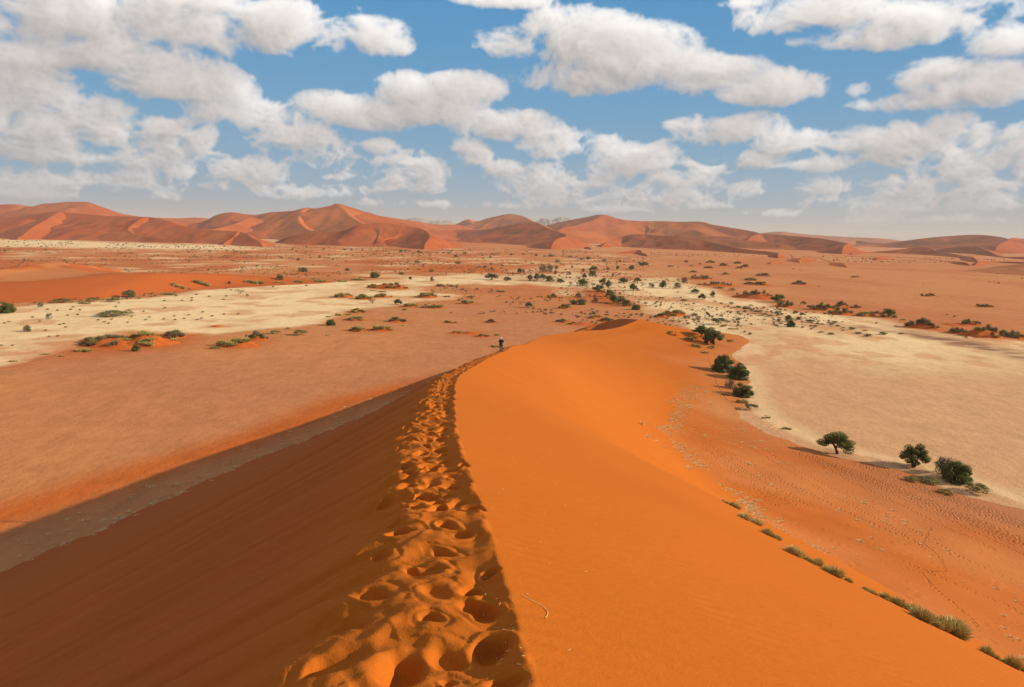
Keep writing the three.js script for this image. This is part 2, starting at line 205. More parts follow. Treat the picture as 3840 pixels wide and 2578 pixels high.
function polyInfo(pts) { let a = 1e9, b = -1e9, c = 1e9, d = -1e9; for (const [x, F] of pts) { a = Math.min(a, x); b = Math.max(b, x); c = Math.min(c, F); d = Math.max(d, F); } return { pts, a, b, c, d }; }
for (const k in POLY) POLY[k] = polyInfo(POLY[k]);
function inside(p, x, F, soft) { // 1 inside, 0 outside, soft metres wide at the edge
  if (x < p.a - soft || x > p.b + soft || F < p.c - soft || F > p.d + soft) return 0;
  let inn = false, m = 1e18; const q = p.pts, n = q.length;
  for (let i = 0, j = n - 1; i < n; j = i++) {
    const xi = q[i][0], yi = q[i][1], xj = q[j][0], yj = q[j][1];
    if ((yi > F) !== (yj > F) && x < (xj - xi) * (F - yi) / (yj - yi) + xi) inn = !inn;
    const dx = xj - xi, dy = yj - yi, t = clamp(((x - xi) * dx + (F - yi) * dy) / (dx * dx + dy * dy)), ex = x - xi - t * dx, ey = F - yi - t * dy, e = ex * ex + ey * ey; if (e < m) m = e;
  }
  const s = Math.sqrt(m) / soft; return clamp(0.5 + (inn ? 0.5 : -0.5) * Math.min(1, s));
}
function lineDist(q, x, F) { let m = 1e18; for (let i = 1; i < q.length; i++) { const [xi, yi] = q[i - 1], [xj, yj] = q[i], dx = xj - xi, dy = yj - yi, t = clamp(((x - xi) * dx + (F - yi) * dy) / (dx * dx + dy * dy)), ex = x - xi - t * dx, ey = F - yi - t * dy; m = Math.min(m, ex * ex + ey * ey); } return Math.sqrt(m); }
const put = (o, c, t) => { o[0] += (c[0] - o[0]) * t; o[1] += (c[1] - o[1]) * t; o[2] += (c[2] - o[2]) * t; };
const moundSpots = [];                                       // filled before the ground is coloured: [x, F, radius]
function groundColor(x, F, o) {
  const k = clamp(F / 400, 0.35, 6), f1 = sst(280, 800, F), f2 = sst(1000, 2200, F);
  const wx = x + 9 * (fbm(x / 12 + 31, F / 12, 3) - 0.5) + 40 * f1 * (fbm(x / 70 + 3, F / 70, 3) - 0.5) + 150 * f2 * (fbm(x / 260, F / 260 + 5, 3) - 0.5), wF = F + 12 * (fbm(x / 14, F / 14 + 71, 3) - 0.5) + 60 * f1 * (fbm(x / 80, F / 80 + 7, 3) - 0.5) + 120 * f2 * (fbm(x / 300 + 9, F / 200, 3) - 0.5);
  const at = (s, a, b) => f2 < 1 ? mix(fbm(x / s + a, F / s + b, 4), fbm(x / (s * 5) + b, F / (s * 5) + a, 4), f2) : fbm(x / (s * 5) + b, F / (s * 5) + a, 4);
  o[0] = SAND.gravel[0]; o[1] = SAND.gravel[1]; o[2] = SAND.gravel[2];
  const big = fbm(x / 70 + 5, F / 50, 3), fine = fbm(x / 3.1, F / 3.7, 3);
  put(o, SAND.flat, sst(0.35, 0.7, big) * 0.8);
  // far plain: rusty sand with pale streaks
  const mid = sst(300, 430, F + 60 * (big - 0.5) - Math.max(0, x - 60) * 0.1);
  if (mid > 0) { const a = at(60, 11, 0), b = at(75, 0, 44), left = sst(250, -200, x / Math.max(1, F / 700));
    put(o, SAND.flat, mid); put(o, SAND.orange, mid * 0.75 * sst(0.46, 0.62, a) * left); put(o, SAND.red, mid * 0.5 * sst(0.45, 0.7, b)); put(o, SAND.pan, mid * 0.5 * sst(0.54, 0.72, at(42, 7, 3)) * (0.25 + 0.75 * sst(260, 20, x - (F - 500) * 0.15))); }
  // right-hand plain beyond the dry river: even rusty tan
  const far = inside(POLY.rightPlain, wx, wF, 30); if (far > 0) { put(o, SAND.flat, far * 0.9); put(o, SAND.red, far * 0.38 * sst(0.35, 0.75, fbm(x / 60, F / 90 + 7, 3))); }
  const jag = 5 * k;
  for (const [name, c, s] of [['panLeft', SAND.pan, 1], ['panRight', SAND.pan, 1], ['farPan', SAND.pan, 1], ['farPanMiddle', SAND.pan, 0.9], ['farPanSmall', SAND.pan, 0.9]]) {
    const v = inside(POLY[name], wx, wF, name[0] === 'f' ? 60 : jag) * s; if (v <= 0) continue;
    const dirt = name === 'panRight' ? sst(0.38, 0.72, fbm(x / 26 + 3, F / 60, 4)) * 0.5 : sst(0.5, 0.8, fbm(x / 22 + 3, F / 26, 4)) * 0.4;
    put(o, c, v); put(o, SAND.panDull, v * dirt);
    if (name === 'panRight') { put(o, SAND.panDull, v * 0.9 * sst(275, 190, F + 60 * (big - 0.5))); put(o, SAND.flat, v * 0.45 * sst(0.56, 0.66, fbm(x / 9 + 1, F / 13, 4)) * sst(170, 240, F)); }
    if (name === 'panLeft') put(o, SAND.flat, v * 0.55 * sst(0.54, 0.68, fbm(x / 16 + 9, F / 12, 4)));
  }
  const st = inside(POLY.riverStain, wx, wF, 6); if (st > 0) put(o, [0.27, 0.125, 0.06], st * (0.4 + 0.6 * sst(0.35, 0.6, fbm(x / 14, F / 6, 3))));
  const wash = inside(POLY.wash, wx, wF, 8); if (wash > 0) put(o, SAND.flat, wash * 0.9);
  for (const name of ['orangeMiddle', 'orangeBank', 'orangeLeft']) { const v = inside(POLY[name], wx, wF, 10); if (v > 0) put(o, SAND.orange, v * (0.55 + 0.45 * sst(0.3, 0.6, big))); }
  // drift of clean orange sand along the foot of the near dune
  const ld = lineDist(POLY.stripe.pts, x, F); if (ld < 30) put(o, SAND.orange, 0.95 * Math.exp(-Math.pow(ld / (4.2 + 2.6 * vn(F / 30, 2)), 2)));
  for (const m of moundSpots) { const dx = (x - m[0]) / m[2], dF = (F - m[1]) / m[2]; if (dx * dx + dF * dF < 6) put(o, SAND.orange, 0.85 * Math.exp(-(dx * dx + dF * dF) * 1.1) * sst(0.2, 0.5, fine + 0.15)); }
  if (F > 90 && F < 210) { const e = x - PANEDGE(F, 1); put(o, SAND.pan, 0.55 * sst(-1, 1, e) * sst(9, 2, e + 5 * (fine - 0.5)) * sst(90, 105, F)); }
  const mot = vn(x * 1.25, F * 0.42) - 0.5 + 0.7 * (vn(x * 2.6 + 9, F * 0.9) - 0.5), g = 0.88 + 0.22 * fine + (F < 420 ? 0.10 * mot : 0); o[0] *= g; o[1] *= g * (0.98 + 0.04 * big); o[2] *= g;
  const sp = vn(x * 2.7, F * 2.3); if (sp > 0.93 && F < 420) { o[0] *= 0.8; o[1] *= 0.78; o[2] *= 0.8; }
}
function plainSheet(name, x0, x1, F0, F1, nx, nF, tw, th, bump, tile) {
  const map = byteTexture(tw, th, (px, py, o) => groundColor(x0 + (px + 0.5) / tw * (x1 - x0), F0 + (py + 0.5) / th * (F1 - F0), o), true, THREE.ClampToEdgeWrapping);
  const geo = gridGeo(nx, nF, (i, j) => { const x = x0 + (x1 - x0) * i / (nx - 1), F = F0 + (F1 - F0) * j / (nF - 1); return [x, plainY(x, F) * (F > 1100 ? 0.3 : 1), -F]; }, false, (x, z) => [(x - x0) / (x1 - x0), (-z - F0) / (F1 - F0)]);
  const n = rep(plainNormal, (x1 - x0) / tile, (F1 - F0) / tile);
  return struct(name, geo, new THREE.MeshPhysicalMaterial({ specularIntensity: 0.12, name, map, normalMap: n, normalScale: new THREE.Vector2(bump, bump), roughness: 0.95 }));
}
// ---------------------------------------------------------------- what grows here: kind, x, F, width, height (metres), label
const PLANTS = [
  ["tree",61.18,122.8,6.68,4.13,"rounded green tree at the pan edge, leftmost of the three big trees at lower right"],
  ["tree",71.61,116.08,5.12,4.37,"umbrella shaped tree with a bare dark trunk, middle of three at lower right"],
  ["bush",75.07,109.7,5.71,4,"dark green bush at the far right pan edge, beside the bare grey thicket"],
  ["grey",75.13,113.24,3.53,3.24,"bare grey thicket leaning on the dark bush at the far right pan edge"],
  ["low",75.17,104.51,4.09,1.91,"low bright green mat trailing right of the dark bush at the pan edge"],
  ["low",66.75,108.22,2.54,0.9,"low olive shrub on the sand in front of the umbrella shaped tree"],
  ["low",69.85,108.4,3.67,1.07,"long dark low shrub right of the olive shrub below the umbrella tree"],
  ["low",69.21,103.12,2.96,0.81,"flat yellow green shrub nearest the trampled path below the pan edge trees"],
  ["bush",62.26,196.93,7.5,5.5,"large dark green bush at the dune foot, upper one of the joined pair"],
  ["bush",64.34,189.36,7.22,4.81,"large dark green bush at the dune foot, lower one of the joined pair"],
  ["bush",58.61,168.37,5.8,3.78,"grey green bush just below the two joined dark bushes at the dune foot"],
  ["grey",57.66,175.73,4.03,2.69,"tangle of grey brown twigs left of the grey green dune foot bush"],
  ["grass",53.67,167.08,2.13,1.28,"yellow grass clump below the grey brown twigs at the dune foot"],
  ["grass",56.08,161.36,3.3,2.27,"tall yellow grass clump under the grey green bush at the dune foot"],
  ["low",56.15,154.93,3.77,1.79,"dark low shrub at the end of the dune foot thicket"],
  ["grass",56.79,147.43,2.27,0.76,"thin yellow grass strip along the pan edge below the dune foot thicket"],
  ["grass",57.96,138.86,2.14,0.89,"thin yellow grass strip along the pan edge near the rounded tree"],
  ["tree",70.72,252.99,7.18,4.34,"wide dark tree on the orange spur, left half of the big grove by the pan"],
  ["tree",73.28,244.41,8.4,6.23,"large dark tree on the orange spur, right half of the big grove by the pan"],
  ["low",93.86,307.85,8.72,3.99,"bright green mound of shrub on the tip of the orange spur"],
  ["grass",95.47,292.84,5.19,1.38,"strip of yellow green grass running down the orange spur to the pan"],
  ["hummock",58.69,249.85,3.84,1.48,"small grassy hummock on the dune shoulder left of the big spur trees"],
  ["grass",64.77,247.16,3.22,3.22,"upper yellow grass strip at the dune edge below the big spur trees"],
  ["grass",64.04,234.25,3.33,2.5,"middle yellow grass strip at the dune edge below the big spur trees"],
  ["grass",64.36,224.23,2.93,1.86,"lower yellow grass strip at the dune edge below the big spur trees"],
  ["low",69.93,235.27,3.35,1.26,"grey green shrub beside the yellow grass strips below the spur trees"],
  ["low",81.96,253.13,2.7,1.05,"small green shrub right of the big spur trees"],
  ["scrub",97.38,276.65,1.64,1.14,"dark round shrub alone on the pan off the spur tip"],
  ["scrub",97.51,283.43,2.01,1,"brown shrub on the pan right at the spur tip"],
  ["hummock",72.75,332.47,6.66,3.33,"grassy orange hummock just behind the far tip of the near dune"],
  ["hummock",81.64,340.38,10.02,3.01,"long grassy orange hummock right of the far tip of the near dune"],
  ["low",83.91,326.2,4.61,1.92,"green shrub at the right end of the long hummock by the dune tip"],
  ["tree",-17.91,569.43,11.64,5.66,"dark spreading tree on the pale strip, leftmost of the middle grove"],
  ["tree",-4.48,557.05,7.49,3.78,"small spreading tree just right of the leftmost grove tree"],
  ["tree",13.96,566.32,7.94,5.29,"grey green tree at the left end of the row of four joined trees"],
  ["tree",19.7,569.86,7.66,6.46,"tallest tree in the row of four joined trees"],
  ["tree",24.77,574.88,5.71,5.71,"narrow tree third in the row of four joined trees"],
  ["tree",29.97,562.43,9.2,4.93,"grey green tree at the right end of the row of four joined trees"],
  ["tree",38.14,547.03,7.03,3.71,"lone round tree right of the row of four joined trees"],
  ["grey",29.98,697.4,10.57,9.35,"big grey leafless tree at the left of the grey clump behind the middle grove"],
  ["grey",37.26,704.64,9.86,7.56,"grey tree in the middle of the grey clump behind the middle grove"],
  ["grey",46.74,742.53,6.06,4.76,"small grey tree at the right of the grey clump behind the middle grove"],
  ["grey",40.59,659.78,3.46,4.77,"slim tan grey tree in front of the grey clump behind the middle grove"],
  ["tree",5.94,659.09,7.69,5.77,"bright green tree behind the leftmost grove trees"],
  ["grey",9.96,671.92,3.29,4.7,"thin grey shrub touching the bright green tree behind the grove"],
  ["bare",-0.16,626.63,2.93,4.02,"thin bare shrub left of the bright green tree behind the grove"],
  ["grey",52.92,653.14,5.71,3.81,"brown thorn bush between the grey clump and the tall green pair"],
  ["grey",72.58,712.69,5.4,3.74,"grey green round bush left of the tall stacked pair of trees"],
  ["tree",84.06,722.31,9.26,6.31,"dark green tree, upper one of the tall stacked pair"],
  ["tree",73.5,636.35,8.17,5.57,"grey green tree, lower one of the tall stacked pair"],
  ["tree",62.28,599.04,5.95,5.25,"upright bright green tree behind the large grey green bush"],
  ["tree",52.87,518.28,10.61,5.58,"large grey green tree at the left of the thicket before the dune tip"],
  ["bare",56.23,597.92,5.93,3.49,"bare pinkish shrubs left of the upright bright green tree"],
  ["bare",59.4,511.73,4.79,4.19,"bare grey shrub right of the large grey green tree"],
  ["bare",43.84,522.8,4.59,3.36,"bare branching shrub alone on the pale strip in front of the grove"],
  ["tree",70.53,537.8,6.29,5.34,"upright green tree at the back of the thicket before the dune tip"],
  ["tree",69.69,499.37,6.43,6.72,"tall green tree at the right of the thicket before the dune tip"],
  ["tree",58.62,468.44,8.78,5.05,"broad dark green tree at the front of the thicket before the dune tip"],
  ["tree",61.52,433.74,6.1,4.83,"dark tree at the top of the sloping line of four dark trees"],
  ["tree",59.13,396.21,7.68,5.12,"biggest dark tree, second in the sloping line of four dark trees"],
  ["tree",61.87,389.8,5.95,4.58,"dark tree, third in the sloping line of four dark trees"],
  ["tree",63.53,380.3,5.81,3.57,"dark tree at the lower end of the sloping line of four dark trees"],
  ["grey",40.61,422.18,5.45,3.71,"grey bush above the dark green bushes on the orange bank"],
  ["bush",34.24,385.27,4.07,2.72,"small dark green bush at the left of the orange bank"],
  ["bush",38.6,383.61,7.66,3.52,"wide dark green bush on the orange bank"],
  ["grey",48.02,396.66,4.66,3.63,"grey bush on the orange bank beside the sloping line of dark trees"],
  ["tree",8.61,361.43,5.31,3.4,"lone yellow green tree with a long shadow on the brown plain"],
  ["tree",66.09,363.15,4.7,2.78,"small dark round tree right of the sloping line of dark trees"],
  ["tree",89.44,556.07,7.8,4.68,"pronged green tree on the pale ground right of the thicket"],
  ["grey",93.25,642.04,3.37,3.75,"small slim grey tree on the pale ground above the pronged tree"],
  ["tree",116.09,764.71,4.45,4.9,"small green tree far behind, above the slim grey tree"],
  ["grey",105.04,762.04,5.33,3.11,"low grey bush beside the small green tree far behind"],
  ["tree",132.7,770.7,6.73,5.39,"dark tree far behind at the right of the small green tree"],
  ["tree",103.82,571.69,6.34,4.14,"round dark tree on the pale ground, upper left of the big dark round tree"],
  ["tree",85.76,484.71,9.36,5.22,"big dark round tree on the pale ground above the far dune tip"],
  ["tree",112.38,513.52,8.41,6.01,"dark green round tree on the pale ground, left of two grey bushes"],
  ["grey",105.51,519.73,5.47,3.34,"brown grey bush just left of the dark green round tree"],
  ["grey",123.35,512.87,6.9,5.28,"grey leafless bush right of the dark green round tree"],
  ["grey",141.88,567.54,7.96,5.64,"grey domed tree behind the grey leafless bush"],
  ["tree",125.74,471.56,6.35,3.42,"low twin stemmed dark tree on the pale riverbed"],
  ["tree",119.36,429.75,5.8,3.83,"flat topped green tree on the pale riverbed with a clear trunk"],
  ["tree",130.33,445.19,3.76,4.28,"slim grey green tree right of the flat topped riverbed tree"],
  ["bush",65.58,361.89,4.89,2.98,"dark round bush behind the far tip of the near dune"],
  ["bare",113.31,469.21,2.75,1.76,"fallen bare branch on the pale riverbed"],
  ["tree",163.86,863.47,13.06,5.53,"long dark bush far behind on the right of the grove"],
  ["tree",133.29,775.07,6.77,4.97,"dark round tree far behind at the left of the long dark bush"],
  ["grey",251.89,998.6,5.8,2.9,"small grey bush far out on the sandy plain"],
  ["tree",163.44,420.12,8.56,5.04,"large dark round tree in the shrub line along the right river bank"],
  ["tree",194.66,352.3,8.33,4.39,"windswept umbrella tree alone on the right river bank"],
  ["tree",131.41,322.81,3.62,3.13,"grey green tree on the pale riverbed, upper of a stacked pair"],
  ["bush",125.21,304.36,4.46,3.15,"green bush on the pale riverbed, lower of a stacked pair"],
  ["grey",140.5,332.19,3.93,1.72,"grey shrub right of the stacked pair on the pale riverbed"],
  ["hummock",159.67,447.18,22.03,5.56,"broad brown scrubby hummock at the left end of the right bank shrub line"],
  ["hummock",157.34,393.49,9.29,3.8,"scrubby hummock right of the large dark round bank tree"],
  ["low",172.69,404.32,4.34,3.47,"dark round shrub in the right bank shrub line"],
  ["low",166.86,380.24,5.72,3.43,"dark shrub below the dark round shrub in the right bank line"],
  ["hummock",174.49,382.32,11.91,3.28,"long green hummock midway along the right bank shrub line"],
  ["hummock",175.26,361.44,11.65,4.04,"dark shrubby hummock left of the windswept umbrella tree"],
  ["hummock",192.68,400.71,8.6,2.06,"flat hummock behind the dark shrubby one on the right bank"],
  ["hummock",184.43,355.3,8.4,2.75,"low hummock just left of the windswept umbrella tree"],
  ["hummock",199.44,395.76,5.1,1.87,"small orange topped hummock on the right bank"],
  ["hummock",195.03,365.34,6.67,1.57,"thin hummock touching the windswept umbrella tree"],
  ["low",194.78,338.37,3.28,0.87,"tiny flat shrub between the umbrella tree and the far right hummocks"],
  ["hummock",187.71,310.33,12.71,4.55,"large dark green hummock right of the windswept umbrella tree"],
  ["hummock",193.85,294.86,7.32,2.67,"middle hummock of the far right group by the riverbed"],
  ["hummock",219.91,326.74,7.74,1.97,"thin dark hummock at the back of the far right group"],
  ["hummock",201.46,288.27,14.94,4.11,"widest green hummock of the far right group"],
  ["hummock",211.45,288.13,8.09,2.8,"green hummock next to the widest one at far right"],
  ["hummock",212.73,283.24,6.12,3.18,"green hummock cut by the right edge of the picture"],
  ["mound",210.37,323.89,11.86,1.81,"bare reddish sand mound among the far right hummocks"],
  ["hummock",245.73,584.29,11.85,2.49,"lone dark hummock on the right plain above the large dark bank tree"],
  ["hummock",352.96,705.16,7.81,1.8,"small lone hummock in the middle of the right plain"],
  ["hummock",296.54,486.06,7.49,1.66,"lone flat hummock on the right plain above the far right group"],
  ["hummock",289.74,417.96,8.96,1.43,"rusty flat hummock at far right on the plain"],
  ["hummock",254.95,698.05,12.64,2.38,"dark hummock on the right plain, back one of three"],
  ["hummock",203.49,567.19,18.17,2.91,"long hummock on the right plain, front one of three"],
  ["hummock",216.42,622.57,9.56,2.66,"hummock on the right plain, middle one of three"],
  ["hummock",219.84,712.2,7.89,2.43,"single hummock left of the group of three on the right plain"],
  ["hummock",195.21,743.03,7.12,2.22,"small hummock near the grove's right end on the sandy plain"],
  ["hummock",163.51,550.56,22.35,2.82,"long orange hummock with three shrubs near the pale riverbed"],
  ["hummock",172.55,627.34,17.4,3.75,"scrubby grey hummock near the grove's right end"],
  ["low",161.51,503.17,6.46,2.37,"olive shrub below the long orange hummock near the riverbed"],
  ["low",157.29,521.62,10.04,1.78,"flat olive shrubs left of the olive shrub near the riverbed"],
  ["hummock",321.96,988.67,10.93,2.52,"far off dark hummock on the sandy plain, rightmost of the back rank"],
  ["hummock",289.12,1009.93,12.45,3,"far off dark hummock on the sandy plain, leftmost of the back rank"],
  ["hummock",279.77,852.31,9.43,1.81,"far off flat hummock below the rightmost back rank hummock"],
  ["hummock",279.88,915.64,12.07,3.89,"far off twin hummock in the middle of the back rank"],
  ["hummock",301.43,892.72,9.87,2.66,"far off hummock at the right end below the back rank"],
  ["hummock",240.35,841.21,11.1,1.79,"far off flat hummock below the leftmost back rank hummock"],
  ["hummock",-25.26,413.99,5.34,2.53,"double grassy hummock on the brown plain, upper left of the lone tree"],
  ["hummock",-25.73,378.47,7.34,2.49,"rounded green grass hummock on the brown plain below the double one"],
  ["tuft",-30.12,375.06,3.09,0.88,"flat grass patch left of the rounded green grass hummock"],
  ["tuft",-14.88,451.72,3.28,1.69,"small grass clump at the left of a pair on the upper brown plain"],
  ["tuft",-8.37,456.77,5.78,1.93,"grass clump at the right of a pair on the upper brown plain"],
  ["hummock",16.95,425.11,3.49,2.59,"knobbly grass hummock on the brown plain, upper right of the lone tree"],
  ["hummock",24.58,423.31,6.06,2.09,"spread grass hummock between the knobbly one and the orange bank"],
  ["tuft",5.55,389.82,5.95,0.92,"thin line of grass just behind the lone yellow green tree"],
  ["hummock",28.46,362.65,6.4,2.64,"rusty hummock with dark stalks left of the small dark bush"],
  ["hummock",-9.53,300.2,5.31,1.49,"low grassy hummock in the open brown plain above the walker"],
  ["hummock",-21.93,266.11,4.09,1.51,"grass topped hummock at the left of the orange mound above the walker"],
  ["mound",-15.94,266.1,8.19,1.89,"smooth orange sand mound above and left of the walker"],
  ["hummock",-11.07,259.33,4.3,1.29,"grassy orange hummock directly above the walker"],
  ["tuft",-5.94,262.75,1.87,1.24,"small grass clump at the right end of the hummock above the walker"],
  ["tuft",-5.69,236.07,3.14,1.35,"drooping grass clump beside the walker"],
  ["hummock",22.42,306.19,5.42,1.52,"green hummock at the left foot of the far dune tip"],
  ["hummock",26.6,299.96,4.32,2.55,"green hummock in front of the orange mound by the far dune tip"],
  ["mound",30.89,300.4,9.93,2.48,"smooth orange sand mound left of the far dune tip"],
  ["hummock",39.32,324.09,5.92,2.22,"grass topped hummock behind the orange mound by the far dune tip"],
  ["hummock",43.54,314.18,6.3,2.89,"hummock with a grass ring right behind the orange mound by the far dune tip"],
  ["hummock",-25.11,295.89,2.45,2.62,"rust coloured stalky hummock on the brown plain at middle left"],
  ["tuft",29.89,274.19,2.59,0.71,"sparse grass at the left end of the far slip face"],
  ["tree",-169.93,497.81,6.11,3.61,"dark round tree on a stalk along the back edge of the left pan"],
  ["bush",-192.48,626.85,11.56,4.39,"wide grey green bush on the orange ground behind the left pan"],
  ["bush",-159.44,658.29,4.76,2.76,"small dark bush on the orange ground behind the left pan"],
  ["bush",-114.81,566.48,10.92,5.29,"grey round bush behind the pale strip, above the large brown hummock"],
  ["tree",-82.37,546.63,3.32,3.19,"small round tree on the pale strip, left of a pair"],
  ["tree",-64.08,539.51,3.15,3.91,"small upright tree on the pale strip, right of a pair"],
  ["tree",-61.92,366.16,5.25,3.01,"wind shaped tree with a clear shadow beside the bare red tree"],
  ["bare",-75.72,367.35,5.1,3.11,"bare reddish dead tree on the pale pan"],
  ["bush",-75.5,281.03,4.65,2.86,"round olive bush alone at the pan edge with a dark shadow"],
  ["hummock",-85.42,469.91,23.11,5.06,"largest brown hummock on the pale strip left of the grove"],
  ["hummock",-100.24,400.88,10.82,4,"green hummock at the left of three on the pale pan"],
  ["hummock",-86.09,392.11,9.9,4.42,"green hummock in the middle of three on the pale pan"],
  ["hummock",-77.53,405.22,8.56,2.38,"low green hummock at the right of three on the pale pan"],
  ["tuft",-91.13,443.94,4.16,1.14,"small grass patch behind the middle one of three pan hummocks"],
  ["tuft",-83.45,436.39,5.63,1.53,"brown grass patch behind the right one of three pan hummocks"],
  ["hummock",-51.95,409.86,12.75,5.87,"big bright grass hummock with many clumps on the brown plain's edge"],
  ["tuft",-40.17,412.37,4.84,1.74,"brown scrubby patch right of the big bright grass hummock"],
  ["hummock",-52.03,492.48,6.34,2.31,"green hummock on the edge of the pale strip, left of a pair"],
  ["hummock",-44.67,493.92,4.62,2.89,"green hummock on the edge of the pale strip, right of a pair"],
  ["hummock",-54.3,358.49,6.96,1.94,"orange hummock just right of the wind shaped tree"],
  ["hummock",-39.57,354.96,7.73,3.84,"tall yellow green hummock right of the wind shaped tree"],
  ["hummock",-45.49,353.89,3.41,1.75,"small hummock touching the tall yellow green one"],
  ["tuft",-54.37,340.35,2.64,1.6,"round grass clump below the wind shaped tree"],
  ["tuft",-80.36,312.53,3.24,1.92,"round olive grass clump above the lone round olive bush"],
  ["tuft",-76.66,316.33,2.46,1.49,"grass clump between the round olive clump and the orange hummock"],
  ["hummock",-75.28,328.31,6.77,1.78,"orange hummock with a grass crest above the lone olive bush"],
  ["tuft",-83.28,306.94,3.08,1.09,"grey grass clump left of the round olive grass clump"],
  ["hummock",-69.29,298.85,7.23,2.19,"arched grass hummock right of the lone round olive bush"],
  ["hummock",-49.82,296.33,7.17,3.5,"tall yellow grass hummock alone on the brown plain"],
  ["hummock",-60.99,266.78,6.47,2.59,"rusty broken hummock below the lone round olive bush"],
  ["hummock",-52.83,270.29,7.19,2.62,"yellow green hummock right of the rusty broken one"],
  ["tuft",-46.33,283.42,2.08,0.74,"small grass clump below the tall lone yellow hummock"],
  ["tuft",-69.78,254.87,1.69,0.66,"tiny grass clump below the lone round olive bush"],
  ["hummock",-28.16,296.64,3.92,2.45,"grey brown hummock in the open plain left of the grassy ones above the walker"],
  ["low",-79.74,254.36,5.88,2.59,"grey green shrub patch at the front edge of the left pan, right of a pair"],
  ["low",-89.93,256.37,4.4,1.7,"grey green shrub patch at the front edge of the left pan, left of a pair"],
  ["low",-89.05,268.56,2.22,0.89,"small brown shrub between the grey green patches at the pan edge"],
  ["tuft",-165.39,483.41,10.47,1.81,"flat green patch under the dark round tree at the back of the left pan"],
  ["tuft",-142.78,504.66,8.56,2.95,"green grass patch at the back edge of the left pan"],
  ["tuft",-128.9,515.27,8.14,2.41,"yellow green grass patch at the back edge of the left pan"],
  ["tuft",-121.52,533.28,9.66,2.62,"grey green grass patch at the back edge of the left pan near the pale strip"],
  ["tuft",-155.07,493.88,6.07,2.89,"grey stalky grass patch at the back edge of the left pan"],
  ["bush",-224.66,300.77,7.79,5.71,"large dark bush cut by the left edge of the picture"],
  ["bush",-213.25,378.26,9.1,4.22,"dark green bush at the foot of the low orange dune"],
  ["grey",-225.46,323.72,3.21,2.79,"small grey bush at the foot of the low orange dune near the left edge"],
  ["grey",-193.51,282.43,2.93,2.81,"grey bush standing on the left pan"],
  ["bush",-179.28,249.22,3.35,2.48,"green shrub on the left pan near the picture's left edge"],
  ["bush",-191.35,460.02,2.56,2.36,"tiny dark tree on the back edge of the left pan"],
  ["bare",-163.08,406.44,6.28,3.14,"bare brown shrub lying on the left pan"],
  ["scrub",-153.6,393.19,2.03,1.86,"little dark shrub next to the bare brown shrub on the left pan"],
  ["bush",-120.01,214.39,3.27,2.71,"green shrub with a shadow in front of the long grassy ridge"],
  ["low",-174.58,297.77,15.74,2.7,"flat bright green mat on the left pan"],
  ["hummock",-135.53,227.41,20.75,3.7,"long low grassy ridge of orange sand at the front of the left pan, left end"],
  ["hummock",-123.82,228.63,16.39,5.46,"high grassy ridge of orange sand at the front of the left pan, middle"],
  ["hummock",-122.27,243.66,9.25,2.91,"rounded green hummock at the right end of the long grassy ridge"],
  ["hummock",-92.26,227.93,10.4,5.45,"steep grassy hummock right of the long grassy ridge"],
  ["hummock",-91.08,240.76,7.31,3.13,"orange hummock topped with stalks right of the steep grassy one"],
  ["tuft",-97.93,221.58,2.99,1.54,"small green clump between the long ridge and the steep grassy hummock"],
  ["tuft",-135.39,211.38,5.98,1.84,"bright green clump at the left foot of the long grassy ridge"],
  ["tuft",-136.06,202.56,1.77,0.97,"small green clump on the red bank at lower left of the pan"],
  ["tuft",-142.96,205.57,3.14,0.99,"grey green clump on the red bank at lower left of the pan"],
  ["tuft",-144.65,194.28,2.54,0.93,"grey green clump at the left end of the red bank"],
  ["mound",-119.45,272,5.76,1.88,"small orange sand cone with a dark top on the left pan"],
  ["low",-229.48,347.59,11.59,2.39,"grey purple scrub at the foot of the low orange dune, left patch"],
  ["low",-218.16,353.59,7.98,2.59,"grey purple scrub at the foot of the low orange dune, middle patch"],
  ["low",-207.99,353.1,8.73,2.73,"grey purple scrub at the foot of the low orange dune, beside the dark bush"],
  ["tuft",-216.25,341.97,6.26,1.91,"green grass at the foot of the low orange dune"],
  ["tuft",-199.39,393.59,11.41,2.53,"green grass tongue where the low orange dune meets the pan"],
  ["tuft",-201.35,443.33,10.63,4.37,"yellow green grass mound at the end of the low orange dune"],
  ["tuft",-208.15,425.01,9.11,3.1,"yellow green grass strip on the end of the low orange dune"],
  ["tuft",-179.68,474,14.71,4.26,"yellow green grass patch left of the dark round tree behind the pan"],
  ["farbush",-83.73,1181.28,10.29,4.8,"small dark bush scattered on the far rusty plain behind the grove and pans"],
  ["farbush",-37.74,1202.08,6.28,3.07,"small dark bush scattered on the far rusty plain behind the grove and pans"],
  ["farbush",-34.91,1027.25,6.57,4.18,"small dark bush scattered on the far rusty plain behind the grove and pans"],
  ["farbush",-4.05,1159.26,8.08,4.04,"small dark bush scattered on the far rusty plain behind the grove and pans"],
  ["farbush",37.36,1148.63,8.01,3.74,"small dark bush scattered on the far rusty plain behind the grove and pans"],
  ["farbush",60.53,1145.2,7.32,4.26,"small dark bush scattered on the far rusty plain behind the grove and pans"],
  ["farbush",50.24,1122.76,6.52,2.87,"small dark bush scattered on the far rusty plain behind the grove and pans"],
  ["farbush",80.61,1137.36,5.28,3.3,"small dark bush scattered on the far rusty plain behind the grove and pans"],
  ["farbush",91.6,1110.02,11.61,4.13,"small dark bush scattered on the far rusty plain behind the grove and pans"],
  ["farbush",98.36,1098.94,4.47,2.3,"small dark bush scattered on the far rusty plain behind the grove and pans"],
  ["farbush",113.28,1036.03,11.44,5.06,"small dark bush scattered on the far rusty plain behind the grove and pans"],
  ["farbush",100.96,1014.69,9.44,4.48,"small dark bush scattered on the far rusty plain behind the grove and pans"],
